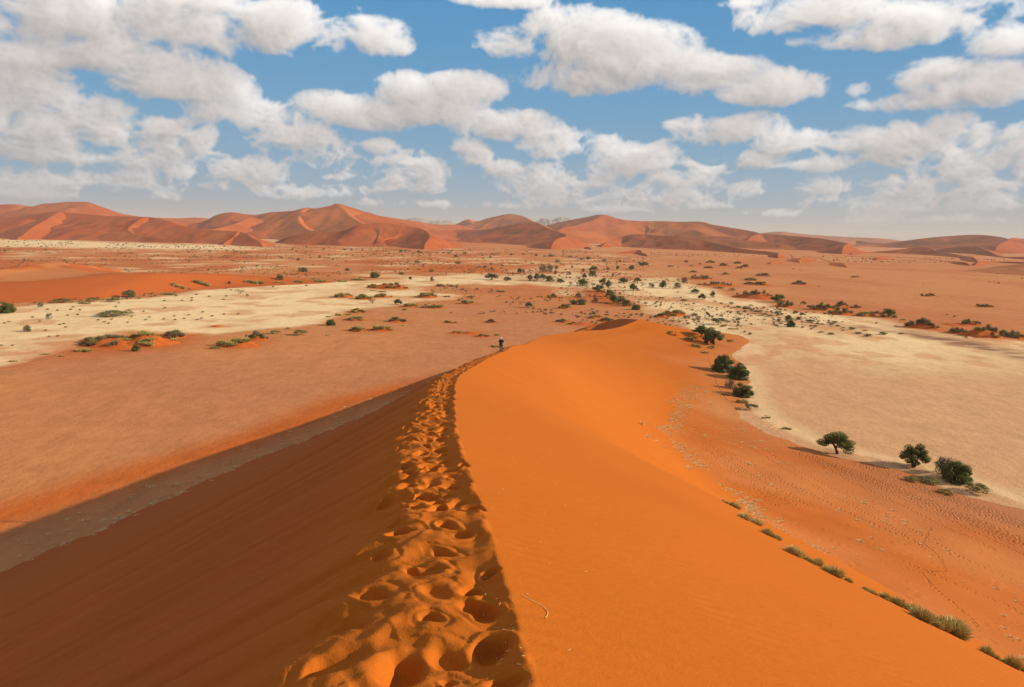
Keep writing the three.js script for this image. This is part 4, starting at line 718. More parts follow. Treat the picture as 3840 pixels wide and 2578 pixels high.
{ // rows every few centimetres near the camera's stand, wider apart further off
  const rowsF = []; for (let F = -42; F < 1.2;) { rowsF.push(F); F += Math.max(0.05, -F * 0.1); }
  for (let F = 1.2; F < 345;) { rowsF.push(F); F += F < 6 ? 0.016 : Math.min(1.2, 0.016 + (F - 6) * 0.0058); }
  const us = [0]; for (let u = 0, d = 0.016; u > -150;) { d = u > -1.75 ? 0.016 : d * 1.07; u -= d; us.unshift(u); }
  for (let u = 0, d = 0.02; u < 140;) { d = Math.min(1.1, d * 1.06); u += d; us.push(u); }
  const o = [0, 0, 0];
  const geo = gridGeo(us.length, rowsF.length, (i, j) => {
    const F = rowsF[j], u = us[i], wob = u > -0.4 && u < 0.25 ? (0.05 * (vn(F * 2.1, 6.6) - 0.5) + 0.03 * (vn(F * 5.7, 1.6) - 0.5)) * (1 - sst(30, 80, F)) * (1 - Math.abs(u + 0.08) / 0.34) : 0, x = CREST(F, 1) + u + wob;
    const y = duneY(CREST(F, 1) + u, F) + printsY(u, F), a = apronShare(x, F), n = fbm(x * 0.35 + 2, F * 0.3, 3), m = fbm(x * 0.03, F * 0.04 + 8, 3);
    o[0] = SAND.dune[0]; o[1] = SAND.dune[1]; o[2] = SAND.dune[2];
    if (u < -0.9) put(o, SAND.red, 0.6 * sst(-0.9, -2.6, u));  // same sand on the shaded left face; extra shade painted in as darker red
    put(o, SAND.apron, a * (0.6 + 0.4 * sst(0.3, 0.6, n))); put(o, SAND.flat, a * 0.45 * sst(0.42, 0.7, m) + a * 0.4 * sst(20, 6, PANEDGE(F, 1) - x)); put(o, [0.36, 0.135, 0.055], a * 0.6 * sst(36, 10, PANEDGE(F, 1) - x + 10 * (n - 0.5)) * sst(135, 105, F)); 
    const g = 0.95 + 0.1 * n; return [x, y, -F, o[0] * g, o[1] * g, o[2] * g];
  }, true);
  // relief of the lower right flank: footprint trails, trampled path and small drifts, 102.4 m by 204.8 m
  const BX = 10, BF = 30, bw = 2048, bh = 2048, relief = new Float32Array(bw * bh).fill(0.5), rr = rng(5);
  const dent = (x, F, rx, rF, d) => { const cx = (x - BX) / 0.05, cy = (F - BF) / 0.1, ax = rx / 0.05, ay = rF / 0.1; for (let py = Math.floor(cy - ay * 1.6); py <= cy + ay * 1.6; py++) for (let px = Math.floor(cx - ax * 1.6); px <= cx + ax * 1.6; px++) { if (px < 2 || py < 2 || px >= bw - 2 || py >= bh - 2) continue; const q = Math.hypot((px - cx) / ax, (py - cy) / ay); relief[py * bw + px] += -d * (1 - sst(0.3, 1, q)) + 0.3 * d * Math.exp(-Math.pow((q - 1.25) / 0.2, 2)); } };
  for (const tr of [[[[63.2,216.6],[60.4,204.6],[54.6,177.5],[52.6,163.7],[52.8,153.9]],7,0.22],[[[53.6,153.9],[55.7,142.5],[54.2,126.1],[55.1,113.9],[57.8,102.2],[59.7,92.1],[61.2,83.6],[62.7,77.9]],3,0.35],[[[55,146.6],[52.6,122.3],[53.6,107.6],[56.3,94.7],[57.4,84.6],[59,77.4]],3,0.5],[[[42.5,118.8],[44.9,103.5],[46.6,92.9],[47.8,83.6],[47.6,77.1],[47.5,72.4]],1.6,0.15],[[[45.1,123.5],[46.6,104.3],[49.6,96.3],[50.5,86.5],[50.4,77.1],[51.2,72]],1.6,0.15],[[[35.8,104],[37.6,91.7],[39.1,84.2]],1.4,0.2],[[[54.9,83.7],[48.5,75.3],[47.8,70.9],[44.9,65.5],[40.8,63.1],[40.1,60.1],[40,56.6],[38.7,51.7]],2,0.15],[[[37.1,106.6],[41.5,93.7],[44.8,83.1],[47.8,75.1],[51.2,72.2],[53.9,66.6]],1.3,0.2],[[[40.2,101.6],[43.4,88.5],[46.3,78.7]],1.3,0.3],[[[40.7,66],[43.1,62.5],[47,59.5],[47.6,58.2]],1.3,0.3],[[[51.9,120.4],[56.3,110.2],[60.7,102.5],[62.7,93],[65.7,81.9]],26,2.6],[[[61.6,117.8],[64.7,109.7],[68,101.2],[71.2,89.2]],26,3.4],[[[35.1,142.8],[33.8,102.8],[36.5,83.2]],8,5]]) { const [pts, n, spread] = tr; for (let i = 1; i < pts.length; i++) { const [x0, F0] = pts[i - 1], [x1, F1] = pts[i], L = Math.hypot(x1 - x0, F1 - F0), m = Math.ceil(L / 0.55 * n); for (let k = 0; k < m; k++) { const t = (k + rr() * 0.4) / m, s = (rr() + rr() - 1) * spread; dent(mix(x0, x1, t) + s + (k % 2 ? 0.12 : -0.12), mix(F0, F1, t) + s * 0.6, 0.15 + 0.07 * rr(), 0.24, 0.13 + 0.14 * rr()); } } }
  for (let k = 0; k < 2600; k++) { const F = 35 + 190 * rr(), x = CREST(F, 1) + 12 + 60 * rr(); if (apronShare(x, F) > 0.3 + 0.5 * rr()) dent(x, F, 0.2 + 0.35 * rr(), 0.2 + 0.3 * rr(), (rr() < 0.5 ? -1 : 1) * (0.05 + 0.1 * rr())); }
  const bump = byteTexture(bw, bh, (x, y, q) => { q[0] = q[1] = q[2] = relief[y * bw + x] + 0.03 * (vn(x * 0.21, y * 0.3) - 0.5); }, false, THREE.ClampToEdgeWrapping);
  bump.repeat.set(1 / 102.4, -1 / 204.8); bump.offset.set(-BX / 102.4, -BF / 204.8);
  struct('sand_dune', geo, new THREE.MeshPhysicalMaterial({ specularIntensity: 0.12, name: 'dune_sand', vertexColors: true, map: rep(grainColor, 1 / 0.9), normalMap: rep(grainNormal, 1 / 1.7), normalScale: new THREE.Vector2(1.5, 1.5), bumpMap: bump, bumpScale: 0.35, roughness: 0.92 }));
  console.log('dune grid', us.length, rowsF.length);
}
// the low orange dune on the left
struct('sand_dune', gridGeo(260, 200, (i, j) => { const x = -560 + 520 * i / 259, F = 235 + 460 * j / 199, n = fbm(x / 20, F / 20, 3), t = sst(0.45, 0.6, fbm(x / 45 + 3, F / 30, 3)) * sst(0, 60, F - LEFTSPUR(x, 1)); const o = [...SAND.orange]; put(o, SAND.red, 0.45); put(o, SAND.flat, t * 0.7); const g = 0.92 + 0.16 * n; return [x, leftDuneY(x, F), -F, o[0] * g, o[1] * g, o[2] * g]; }, true), new THREE.MeshPhysicalMaterial({ specularIntensity: 0.12, name: 'dune_sand_left', vertexColors: true, normalMap: rep(grainNormal, 1 / 30), normalScale: new THREE.Vector2(0.5, 0.5), roughness: 0.95 }));

// ---------------------------------------------------------------- far dunes: each a crest line with two flanks
const FARCOL = { red: [0.40, 0.088, 0.022], orange: [0.47, 0.118, 0.025], gravel: [0.42, 0.15, 0.075], flat: [0.48, 0.155, 0.052] };
const farMat = new THREE.MeshPhysicalMaterial({ name: 'far_dune_sand', vertexColors: true, roughness: 1, specularIntensity: 0.1 });
const RIDGES = [[0.3,0.35,"red",[[-2405,2914,95.6],[-2158,2914,111.1],[-2086,2924,112.9],[-2047,2930,107.2],[-1931,2878,119.3],[-1780,2899,126],[-1725,2907,108.2],[-1706,2978,89.5],[-1654,3054,74.8],[-1535,3139,71.1],[-1426,3222,72.8]]],[0.26,0.35,"red",[[-1796,2170,40.9],[-1565,2108,53],[-1502,2083,55.8],[-1394,2029,66.4],[-1298,1975,71.7],[-1217,1952,66.5],[-1101,1900,61.5],[-981,1848,60.7],[-899,1791,51.7],[-836,1745,39.5],[-761,1700,31.7],[-637,1621,27],[-581,1526,16.9],[-512,1399,5.5]]],[0.3,0.45,"red",[[-1286,1969,71],[-1242,1846,51.9],[-1197,1722,30.7],[-1154,1619,10.4],[-1120,1555,4.9]]],[0.3,0.45,"red",[[-971,1835,59.5],[-963,1741,38.2],[-935,1677,24.8],[-863,1618,12.6],[-786,1560,5.9]]],[0.35,0.45,"red",[[-649,1633,27.1],[-639,1566,15.5],[-615,1454,1.6]]],[0.3,0.35,"red",[[-1305,2760,41.3],[-1238,2769,58.2],[-1193,2775,82.1],[-1136,2782,94.9],[-1048,2794,86.5],[-980,2803,98.4],[-862,2750,107.7],[-819,2722,117.7],[-738,2698,114],[-696,2703,133.3],[-656,2876,112.4],[-588,3158,95.9],[-497,3449,82.4],[-416,3695,69.9],[-276,3931,63.6]]],[0.32,0.4,"orange",[[-810,2702,115.6],[-776,2489,73],[-678,2263,35.3],[-573,2072,22.7]]],[0.3,0.4,"orange",[[-694,2697,132.6],[-591,2497,84.4],[-504,2293,57.7],[-442,2129,34.8]]],[0.3,0.4,"red",[[-984,2632,72.9],[-970,2395,47.7],[-944,2160,29.9],[-931,2060,25.4]]],[0.33,0.45,"red",[[-544,1735,23.2],[-429,1716,34.4],[-391,1712,47.6],[-349,1735,56.6],[-294,1735,53.3],[-232,1707,44.2],[-196,1604,28.7],[-187,1442,7.9]]],[0.32,0.4,"orange",[[-376,4424,78.1],[-294,4449,113.2],[-248,4464,100.4],[-171,4400,121],[-41,4352,146.9],[58,4207,130.4],[107,4047,100.2],[182,3981,75.9]]],[0.3,0.45,"red",[[-377,2778,32.4],[-234,2896,41.7],[-108,2804,48],[-2,2662,67.2],[62,2550,77.8],[115,2303,52.8],[152,2008,33.3],[96,1686,16.2]]],[0.3,0.4,"red",[[172,4153,73.7],[387,4040,124.7],[488,3686,136.6],[559,3714,117.8],[660,3706,108.1],[749,3502,106.7],[826,3406,104.2],[882,3270,102.7],[920,3182,87],[1021,3002,63.5],[1045,2916,49.3]]],[0.3,0.4,"red",[[487,3677,135.6],[399,3477,106.9],[275,3135,72.7],[173,2756,47.4]]],[0.3,0.4,"orange",[[167,2667,44.4],[313,2869,49],[417,2964,67.7],[555,3117,96],[662,3095,97.7],[781,2961,85.4]]],[0.32,0.45,"red",[[252,1988,2.1],[334,2202,29],[380,2203,39],[437,2139,38.1],[483,1980,33.5],[506,1909,29.6],[538,1823,19.6],[546,1658,10.4],[562,1493,6.8],[499,1300,3.9]]],[0.3,0.4,"orange",[[700,2737,60.5],[744,2602,37.7],[767,2516,37.6],[788,2309,24.4],[853,2176,17.4]]],[0.32,0.45,"red",[[774,2312,19.3],[905,2533,49.1],[956,2443,45.2],[986,2274,39.6],[972,2032,26.5],[825,1732,12.1]]],[0.3,0.4,"gravel",[[1763,4993,57.5],[1919,4965,76],[2038,4945,62.8],[2232,4910,51.3],[2422,4876,44.9],[2545,4853,42.4],[2704,4824,25.6]]],[0.28,0.4,"flat",[[1663,3460,17.2],[1746,3527,28],[1745,3364,20.2],[1760,3197,13.1]]],[0.28,0.4,"red",[[1454,2943,1.6],[1668,3214,11],[1789,3191,30.4],[1864,3095,49.3],[1959,2994,62.6],[1943,2832,60.7],[1858,2602,47.9],[1570,2247,19.4]]],[0.3,0.4,"red",[[1858,2602,46.9],[2014,2736,51.2],[2223,2808,54.5]]],[0.3,0.4,"red",[[808,1653,1.6],[1011,1943,3.4],[1066,1933,9.6],[1131,1921,19.2],[1086,1765,11.4],[1042,1609,5.8],[845,1253,1.6]]],[0.3,0.4,"red",[[1344,2209,6.7],[1374,2162,16.2],[1402,2115,22.3],[1364,1999,15.6],[1183,1664,3.1],[1140,1512,3]]],[0.2,0.4,"orange",[[372,998,1.6],[455,1161,1.6],[518,1277,1.6],[449,1079,1.6]]],[0.2,0.4,"orange",[[451,1091,1.6],[595,1377,1.6],[582,1309,1.6],[518,1121,1.6],[455,937,1.6]]],[0.3,0.4,"red",[[661,1258,1.6],[842,1524,1.6],[855,1463,1.6],[801,1277,1.6],[723,1089,1.6]]],[0.3,0.4,"red",[[737,1099,1.6],[890,1269,2.9],[924,1224,2.3]]],[0.12,0.3,"flat",[[667,941,3.8],[671,924,8.1],[667,900,12.4],[715,864,19.2]]],[0.3,0.5,"orange",[[-5,2268,1.6],[24,2582,7.7],[36,2315,1.6]]],[0.3,0.5,"red",[[61,2084,1.6],[94,2409,1.6],[101,2078,1.6]]],[0.3,0.5,"red",[[118,1854,1.6],[161,2010,3.2],[196,1977,8.3],[195,1889,3.9],[186,1659,1.6]]],[0.3,0.5,"red",[[203,1365,1.6],[255,1415,7.9],[250,1340,4.7],[242,1245,1.6]]],[0.2,0.3,"red",[[-199,1953,1.6],[-133,2229,3.6],[-39,2258,5.9],[57,2282,1.6],[135,2004,1.6]]]];
RIDGES.forEach(([fs, bs, col, pts], id) => {
  const run = (a, b) => { const l = Math.hypot(a[0] - b[0], a[1] - b[1]), d = Math.max(40, (a[2] + 8) / 0.3); return [a[0] + (a[0] - b[0]) / l * d, a[1] + (a[1] - b[1]) / l * d, -14]; };
  pts = [run(pts[0], pts[1]), ...pts, run(pts[pts.length - 1], pts[pts.length - 2])];
  const cr = new THREE.CatmullRomCurve3(pts.map(([x, F, h]) => new THREE.Vector3(x, h, F)), false, 'centripetal');
  const n = 40 + pts.length * 14, m = 26, P = cr.getSpacedPoints(n - 1), T = P.map((p, i) => { let x = 0, z = 0; for (let k = -5; k <= 5; k++) { const a = P[clamp(i + k - 1, 0, n - 1)], b = P[clamp(i + k + 1, 0, n - 1)]; x += b.x - a.x; z += b.z - a.z; } const l = Math.hypot(x, z); return [x / l, z / l]; });
  const side = T.reduce((s, t) => s + t[0], 0) > 0 ? 1 : -1;                   // negative t is the flank turned to the camera's side
  const S = pts.reduce((s, p) => s + p[1], 0) / pts.length, s0 = S / 26, c = FARCOL[col];
  struct('distant_dune', gridGeo(2 * m + 1, n, (i, j) => {
    const p = P[j], t = (i - m) / m, hc = p.y + 3, W = Math.max(hc, 6) / (t < 0 ? fs : bs) * 1.25, d = W * Math.pow(Math.abs(t), 1.25), q = d / W;
    const x = p.x - T[j][1] * d * Math.sign(t) * side, F = p.z + T[j][0] * d * Math.sign(t) * side;
    const no = fbm(x / s0 + id * 7.3, F / s0, 5) - 0.5, rip = fbm(x / (s0 * 0.22), F / (s0 * 0.4) + id, 3) - 0.5, k = sst(0, 0.3, q) * (1 - 0.5 * q);
    const y = hc * Math.pow(Math.max(0, 1 - q), 1.25) - 4 - q * 3 + (no * Math.max(hc, 0) * 0.42 + rip * hc * 0.07) * k + (fbm(x / (s0 * 0.5), 3 + id, 3) - 0.5) * hc * 0.03;
    const w = sst(0.42, 0.68, fbm(x / (s0 * 0.8) + 3, F / (s0 * 1.3) + id * 3, 4)), o = [...c]; put(o, FARCOL.flat, w * 0.3); const g = 0.9 + 0.25 * rip + 0.12 * (vn(x / (s0 * 0.05), F / (s0 * 0.2)) - 0.5);
    return [x, y, -F, o[0] * g, o[1] * g, o[2] * g];
  }, true), farMat);
});
// pale rocky mountains far behind the dunes
function mountain(x0, x1, F, top, seed) {
  struct('rocky_mountain', gridGeo(150, 50, (i, j) => { const u = i / 149, v = j / 49 * 2 - 1, x = mix(x0, x1, u), e = Math.sin(Math.PI * u), rid = 1 - Math.abs(2 * fbm(u * 9 + seed, v * 1.6, 5) - 1), h = top * Math.pow(e, 0.5) * (1 - Math.abs(v)) * (0.7 + 0.4 * rid) + 14 * (fbm(u * 30 + seed, v * 5, 3) - 0.5); const g = 0.85 + 0.3 * fbm(u * 50, v * 9, 3); return [x, h - 20, -(F + v * 900), 0.30 * g, 0.225 * g, 0.175 * g]; }, true), farMat);
}
mountain(0, 1250, 9600, 250, 3.1); mountain(-2300, -500, 9900, 215, 8.4);
// ---------------------------------------------------------------- plants
function triGeo(P, C) { const g = new THREE.BufferGeometry(); g.setAttribute('position', new THREE.BufferAttribute(new Float32Array(P), 3)); g.setAttribute('color', new THREE.BufferAttribute(new Float32Array(C), 3)); g.computeVertexNormals(); return g; }
// leaves in clumps through the volume of a crown; unit size: 1 wide, 1 high, standing on y = 0
function foliage(seed, clumps, leaves, size, shape, cols) {
  const r = rng(seed), P = [], C = [], a = new THREE.Vector3(), b = new THREE.Vector3(), n = new THREE.Vector3();
  const g = () => (r() + r() + r() - 1.5) / 1.5;
  for (let k = 0; k < clumps; k++) {
    const [cx, cy, cz, cr] = shape(r, k / clumps), cc = cols[Math.floor(r() * cols.length)], ct = 0.8 + 0.4 * r();
    for (let i = 0; i < leaves; i++) {
      let x, y, z; do { x = r() * 2 - 1; y = r() * 2 - 1; z = r() * 2 - 1; } while (x * x + y * y + z * z > 1);
      const l = Math.hypot(x, y, z) || 1, s = Math.pow(l, 0.35) / l; x *= s; y *= s; z *= s;
      const px = cx + x * cr * (1 + 0.25 * g()), py = Math.max(0.01, cy + y * cr * 0.8 * (1 + 0.25 * g())), pz = cz + z * cr * (1 + 0.25 * g());
      n.set(x + 0.8 * g(), y + 0.5 + 0.8 * g(), z + 0.8 * g()).normalize(); a.set(g(), g(), g()).cross(n).normalize(); b.crossVectors(n, a);
      const s1 = size * (0.6 + 0.8 * r()), s2 = s1 * 0.55, v = ct * (0.8 + 0.4 * r());
      const q = [[a, s1], [b, s2], [a, -s1], [b, -s2]].map(([e, m]) => [px + e.x * m, py + e.y * m, pz + e.z * m]);
      P.push(...q[0], ...q[1], ...q[2], ...q[0], ...q[2], ...q[3]); for (let m = 0; m < 6; m++) C.push(cc[0] * v, cc[1] * v, cc[2] * v);
    }
  }
  return unit(triGeo(P, C));
}
function unit(g) { g.computeBoundingBox(); const b = g.boundingBox, w = Math.max(b.max.x - b.min.x, b.max.z - b.min.z); g.scale(1 / w, 1 / b.max.y, 1 / w); return g; }
function limb(P, C, a, b, r0, r1, col, sides = 5) { // a tapered branch
  const d = new THREE.Vector3().subVectors(b, a).normalize(), u = new THREE.Vector3(0.31, 0.2, 0.93).cross(d).normalize(), w = new THREE.Vector3().crossVectors(d, u);
  const pt = (c, rr, k) => { const t = k / sides * 2 * Math.PI; return [c.x + (u.x * Math.cos(t) + w.x * Math.sin(t)) * rr, c.y + (u.y * Math.cos(t) + w.y * Math.sin(t)) * rr, c.z + (u.z * Math.cos(t) + w.z * Math.sin(t)) * rr]; };
  for (let k = 0; k < sides; k++) { const p = pt(a, r0, k), q = pt(a, r0, k + 1), s = pt(b, r1, k), t = pt(b, r1, k + 1); P.push(...p, ...q, ...s, ...q, ...t, ...s); for (let m = 0; m < 6; m++) C.push(...col); }
}
function branches(seed, stems, trunkTop, spread, top, r0, col, levels) {
  const r = rng(seed), P = [], C = [], V = (x, y, z) => new THREE.Vector3(x, y, z);
  const grow = (a, dir, len, rad, lv) => {
    let p = a; const bends = 2; for (let i = 0; i < bends; i++) { const q = p.clone().addScaledVector(dir, len / bends); limb(P, C, p, q, rad * (1 - i * 0.2), rad * (0.8 - i * 0.2), col, lv > 1 ? 6 : 4); p = q; dir = dir.clone().add(V((r() - 0.5) * 0.5, (r() - 0.3) * 0.3, (r() - 0.5) * 0.5)).normalize(); }
    if (lv > 0) for (let k = 0; k < 3; k++) { const d = dir.clone().add(V((r() - 0.5) * 2 * spread, r() * 0.5, (r() - 0.5) * 2 * spread)).normalize(); grow(p, d, len * (0.6 + 0.25 * r()), rad * 0.55, lv - 1); }
  };
  for (let k = 0; k < stems; k++) { const a = r() * 6.28, o = stems > 1 ? 0.35 : 0.05; grow(V(0, -0.05, 0), V(Math.cos(a) * o * spread, 1, Math.sin(a) * o * spread).normalize(), trunkTop, r0, levels); }
  const g = triGeo(P, C); g.computeBoundingBox(); const s = top / Math.max(0.01, g.boundingBox.max.y); g.scale(Math.min(s, 1.2), s, Math.min(s, 1.2)); return g;
}
const dome = (lo, hi, rad) => (r, t) => { const a = r() * 6.2832, q = Math.sqrt(r()), h = lo + (hi - lo) * Math.sqrt(Math.max(0, 1 - q * q * 0.85)) * (0.45 + 0.55 * r()); return [Math.cos(a) * q * (0.5 - rad * 0.6), h - rad * 0.55, Math.sin(a) * q * (0.5 - rad * 0.6), rad * (0.75 + 0.5 * r())]; };
const mass = (rad) => (r, t) => { const a = r() * 6.2832, q = Math.sqrt(r()), h = (0.08 + 0.92 * Math.pow(r(), 0.6)) * Math.sqrt(Math.max(0, 1 - q * q * 0.8)); return [Math.cos(a) * q * (0.5 - rad * 0.6), Math.max(rad * 0.5, h - rad * 0.5), Math.sin(a) * q * (0.5 - rad * 0.6), rad * (0.75 + 0.5 * r())]; };
const GREEN = [[0.088, 0.098, 0.017], [0.112, 0.115, 0.019], [0.07, 0.08, 0.016]], OLIVE = [[0.15, 0.135, 0.025], [0.12, 0.115, 0.024], [0.17, 0.14, 0.03]], GREYG = [[0.13, 0.115, 0.062], [0.105, 0.10, 0.055], [0.15, 0.12, 0.075]], MAT = [[0.20, 0.165, 0.04], [0.155, 0.135, 0.035], [0.24, 0.19, 0.05]], DEAD = [[0.20, 0.14, 0.10], [0.16, 0.11, 0.08]], SCRUB = [[0.16, 0.13, 0.05], [0.20, 0.15, 0.06], [0.13, 0.10, 0.04]];
const BARK = [0.085, 0.055, 0.038];
const leafMat = new THREE.MeshPhysicalMaterial({ name: 'leaf', vertexColors: true, roughness: 0.9, specularIntensity: 0.25, side: THREE.DoubleSide }), barkMat = new THREE.MeshPhysicalMaterial({ name: 'bark', vertexColors: true, roughness: 0.95, specularIntensity: 0.2 });
const kit = {
  treeNear: [0, 1, 2].map((k) => [foliage(11 + k, 34, 300, 0.021, (r, t) => t < (k === 1 ? 0.12 : 0.5) ? mass(0.13)(r, t) : dome(0.28, 1.0, 0.135)(r, t), k === 1 ? [...OLIVE, ...GREEN] : [...GREEN, GREEN[1], OLIVE[1]]), branches(51 + k, 1 + (k === 0 ? 2 : 0), 0.28, 0.8, 0.8, 0.045, BARK, 3)]),
  tree: [0, 1, 2, 3, 4, 5].map((k) => [foliage(21 + k, 20, 130, 0.034, (r, t) => t < 0.42 ? mass(0.18)(r, t) : dome(0.26, 1.0, 0.19)(r, t), k % 3 === 2 ? [...GREYG, GREEN[1]] : k % 3 === 1 ? [...OLIVE, ...GREEN, ...GREEN] : GREEN), branches(61 + k, k % 2 ? 2 : 1, 0.3, 0.8, 0.75, 0.035, BARK, 2)]),
  bushNear: [0, 1].map((k) => [foliage(31 + k, 60, 300, 0.020, mass(0.14), k ? [...GREEN, GREYG[1]] : GREEN), branches(71 + k, 4, 0.3, 0.9, 0.7, 0.03, BARK, 2)]),
  bush: [0, 1, 2].map((k) => [foliage(36 + k, 30, 130, 0.034, mass(0.2), k === 2 ? [...GREYG, OLIVE[1]] : [...GREEN, OLIVE[1]]), branches(76 + k, 4, 0.3, 0.9, 0.7, 0.03, BARK, 1)]),
  grey: [0, 1, 2].map((k) => [foliage(81 + k, 20, 70, 0.030, mass(0.2), GREYG), branches(86 + k, 5, 0.3, 0.9, 0.95, 0.022, [0.13, 0.095, 0.075], 3)]),
  bare: [0, 1].map((k) => [branches(91 + k, 5, 0.3, 1.1, 1, 0.02, [0.15, 0.085, 0.06], 4)]),
  low: [0, 1, 2].map((k) => [foliage(101 + k, 26, 90, 0.03, dome(0.25, 1.0, 0.15), k === 1 ? [...GREYG, ...MAT] : MAT)]),
  mini: [0, 1, 2, 3].map((k) => [foliage(111 + k, 9, 34, 0.07, (r, t) => t === 0 ? [0, 0.4, 0, 0.42] : dome(0.3, 0.9, 0.34)(r, t), k === 1 ? OLIVE : k === 2 ? GREYG : SCRUB)]),
};
function grassGeo(seed, n, cols, lean) { // blades fanning from a crown; unit size
  const r = rng(seed), P = [], C = [];
  for (let i = 0; i < n; i++) { const a = r() * 6.283, q = Math.sqrt(r()), bx = Math.cos(a) * q * 0.36, bz = Math.sin(a) * q * 0.36, h = (0.55 + 0.45 * r()) * (1 - 0.45 * q), o = lean * (0.35 + q * 0.65) * (0.5 + r()), tx = bx + Math.cos(a + r() - 0.5) * o, tz = bz + Math.sin(a + r() - 0.5) * o, w = 0.022 * (0.6 + r()), wa = r() * 6.283, wx = Math.cos(wa) * w, wz = Math.sin(wa) * w, mx = bx + (tx - bx) * 0.35, mz = bz + (tz - bz) * 0.35, c = cols[Math.floor(r() * cols.length)], v = 0.75 + 0.5 * r();
    P.push(bx - wx, -0.04, bz - wz, bx + wx, -0.04, bz + wz, mx + wx, h * 0.62, mz + wz, bx - wx, -0.04, bz - wz, mx + wx, h * 0.62, mz + wz, mx - wx, h * 0.62, mz - wz, mx - wx, h * 0.62, mz - wz, mx + wx, h * 0.62, mz + wz, tx, h, tz); for (let m = 0; m < 9; m++) C.push(c[0] * v, c[1] * v, c[2] * v); }
  return triGeo(P, C);
}
const YELLOW = [[0.50, 0.37, 0.11], [0.43, 0.34, 0.10], [0.58, 0.42, 0.15], [0.36, 0.29, 0.08]], STRAW = [[0.80, 0.58, 0.28], [0.74, 0.50, 0.22], [0.7, 0.52, 0.22]], OLIVEGRASS = [[0.31, 0.26, 0.07], [0.25, 0.22, 0.06], [0.38, 0.30, 0.085]];
const tufts = [grassGeo(1, 170, YELLOW, 0.34), grassGeo(2, 170, OLIVEGRASS, 0.3), grassGeo(3, 190, [...YELLOW, ...OLIVEGRASS], 0.4), grassGeo(4, 150, [[0.21, 0.145, 0.075], [0.16, 0.12, 0.06], [0.2, 0.17, 0.06]], 0.34)], straw = [grassGeo(5, 60, STRAW, 0.5), grassGeo(6, 46, STRAW, 0.7)];
const nearGrass = [grassGeo(7, 700, [...YELLOW, ...YELLOW, ...STRAW], 0.42), grassGeo(8, 600, [...STRAW, ...STRAW, ...YELLOW], 0.55), grassGeo(9, 700, [...YELLOW, ...YELLOW, OLIVEGRASS[2], STRAW[1]], 0.42)];
const grassMat = new THREE.MeshPhysicalMaterial({ name: 'grass', vertexColors: true, roughness: 0.9, specularIntensity: 0.2, side: THREE.DoubleSide });
const moundMat = new THREE.MeshPhysicalMaterial({ name: 'hummock_sand', vertexColors: true, roughness: 1, specularIntensity: 0.1 });
function moundGeo(seed) { // a heaped mound, 1 wide, 1 high, its long tail to one side
  return gridGeo(33, 15, (i, j) => { const a = i / 32 * 2 * Math.PI, q = Math.pow(j / 14, 0.8) , ca = Math.cos(a), sa = Math.sin(a), e = 1 + 0.35 * (fbm(ca * 1.3 + seed * 3, sa * 1.3, 2) - 0.5) * 2, x = ca * q * 0.5 * e, z = sa * q * 0.5 * e, n = fbm(x * 5 + seed, z * 5, 3), y = Math.pow(Math.cos(q * Math.PI / 2), 1.3) * (0.55 + 0.9 * n) * (1 + 0.5 * (0.5 - x)) * 0.7 - 0.12 * q, g = 0.85 + 0.3 * n; return [x, y, z, SAND.orange[0] * g, SAND.orange[1] * g, SAND.orange[2] * g * 1.2]; }, true);
}
const mounds = [0, 1, 2, 3].map(moundGeo);
const rP = rng(404), pick = (a) => a[Math.floor(rP() * a.length)];
function part(name, geo, mat, parent) { const m = new THREE.Mesh(geo, mat); m.name = name; parent.add(m); return m; }
function base(name, x, F, sink) { const g = new THREE.Group(); g.name = numbered(name); g.position.set(x, heightAt(x, F) - sink, -F); scene.add(g); return g; }
function plant(name, set, x, F, w, h, label, cat, group, turn) {
  const [leaf, wood] = pick(set), sink = 0.03 * h;
  if (!wood) { const m = new THREE.Mesh(leaf, set === kit.bare ? barkMat : leafMat); m.name = numbered(name); m.position.set(x, heightAt(x, F) - sink, -F); m.scale.set(w, h, w * 0.9); m.rotation.y = turn ?? rP() * 6.28; scene.add(m); return tag(m, label, cat, group); }
  const g = base(name, x, F, sink); g.scale.set(w, h, w * 0.92); g.rotation.y = turn ?? rP() * 6.28;
  part('crown', leaf, leafMat, g); part(cat === 'tree' ? 'trunk' : 'stem', wood, barkMat, g); return tag(g, label, cat, group);
}
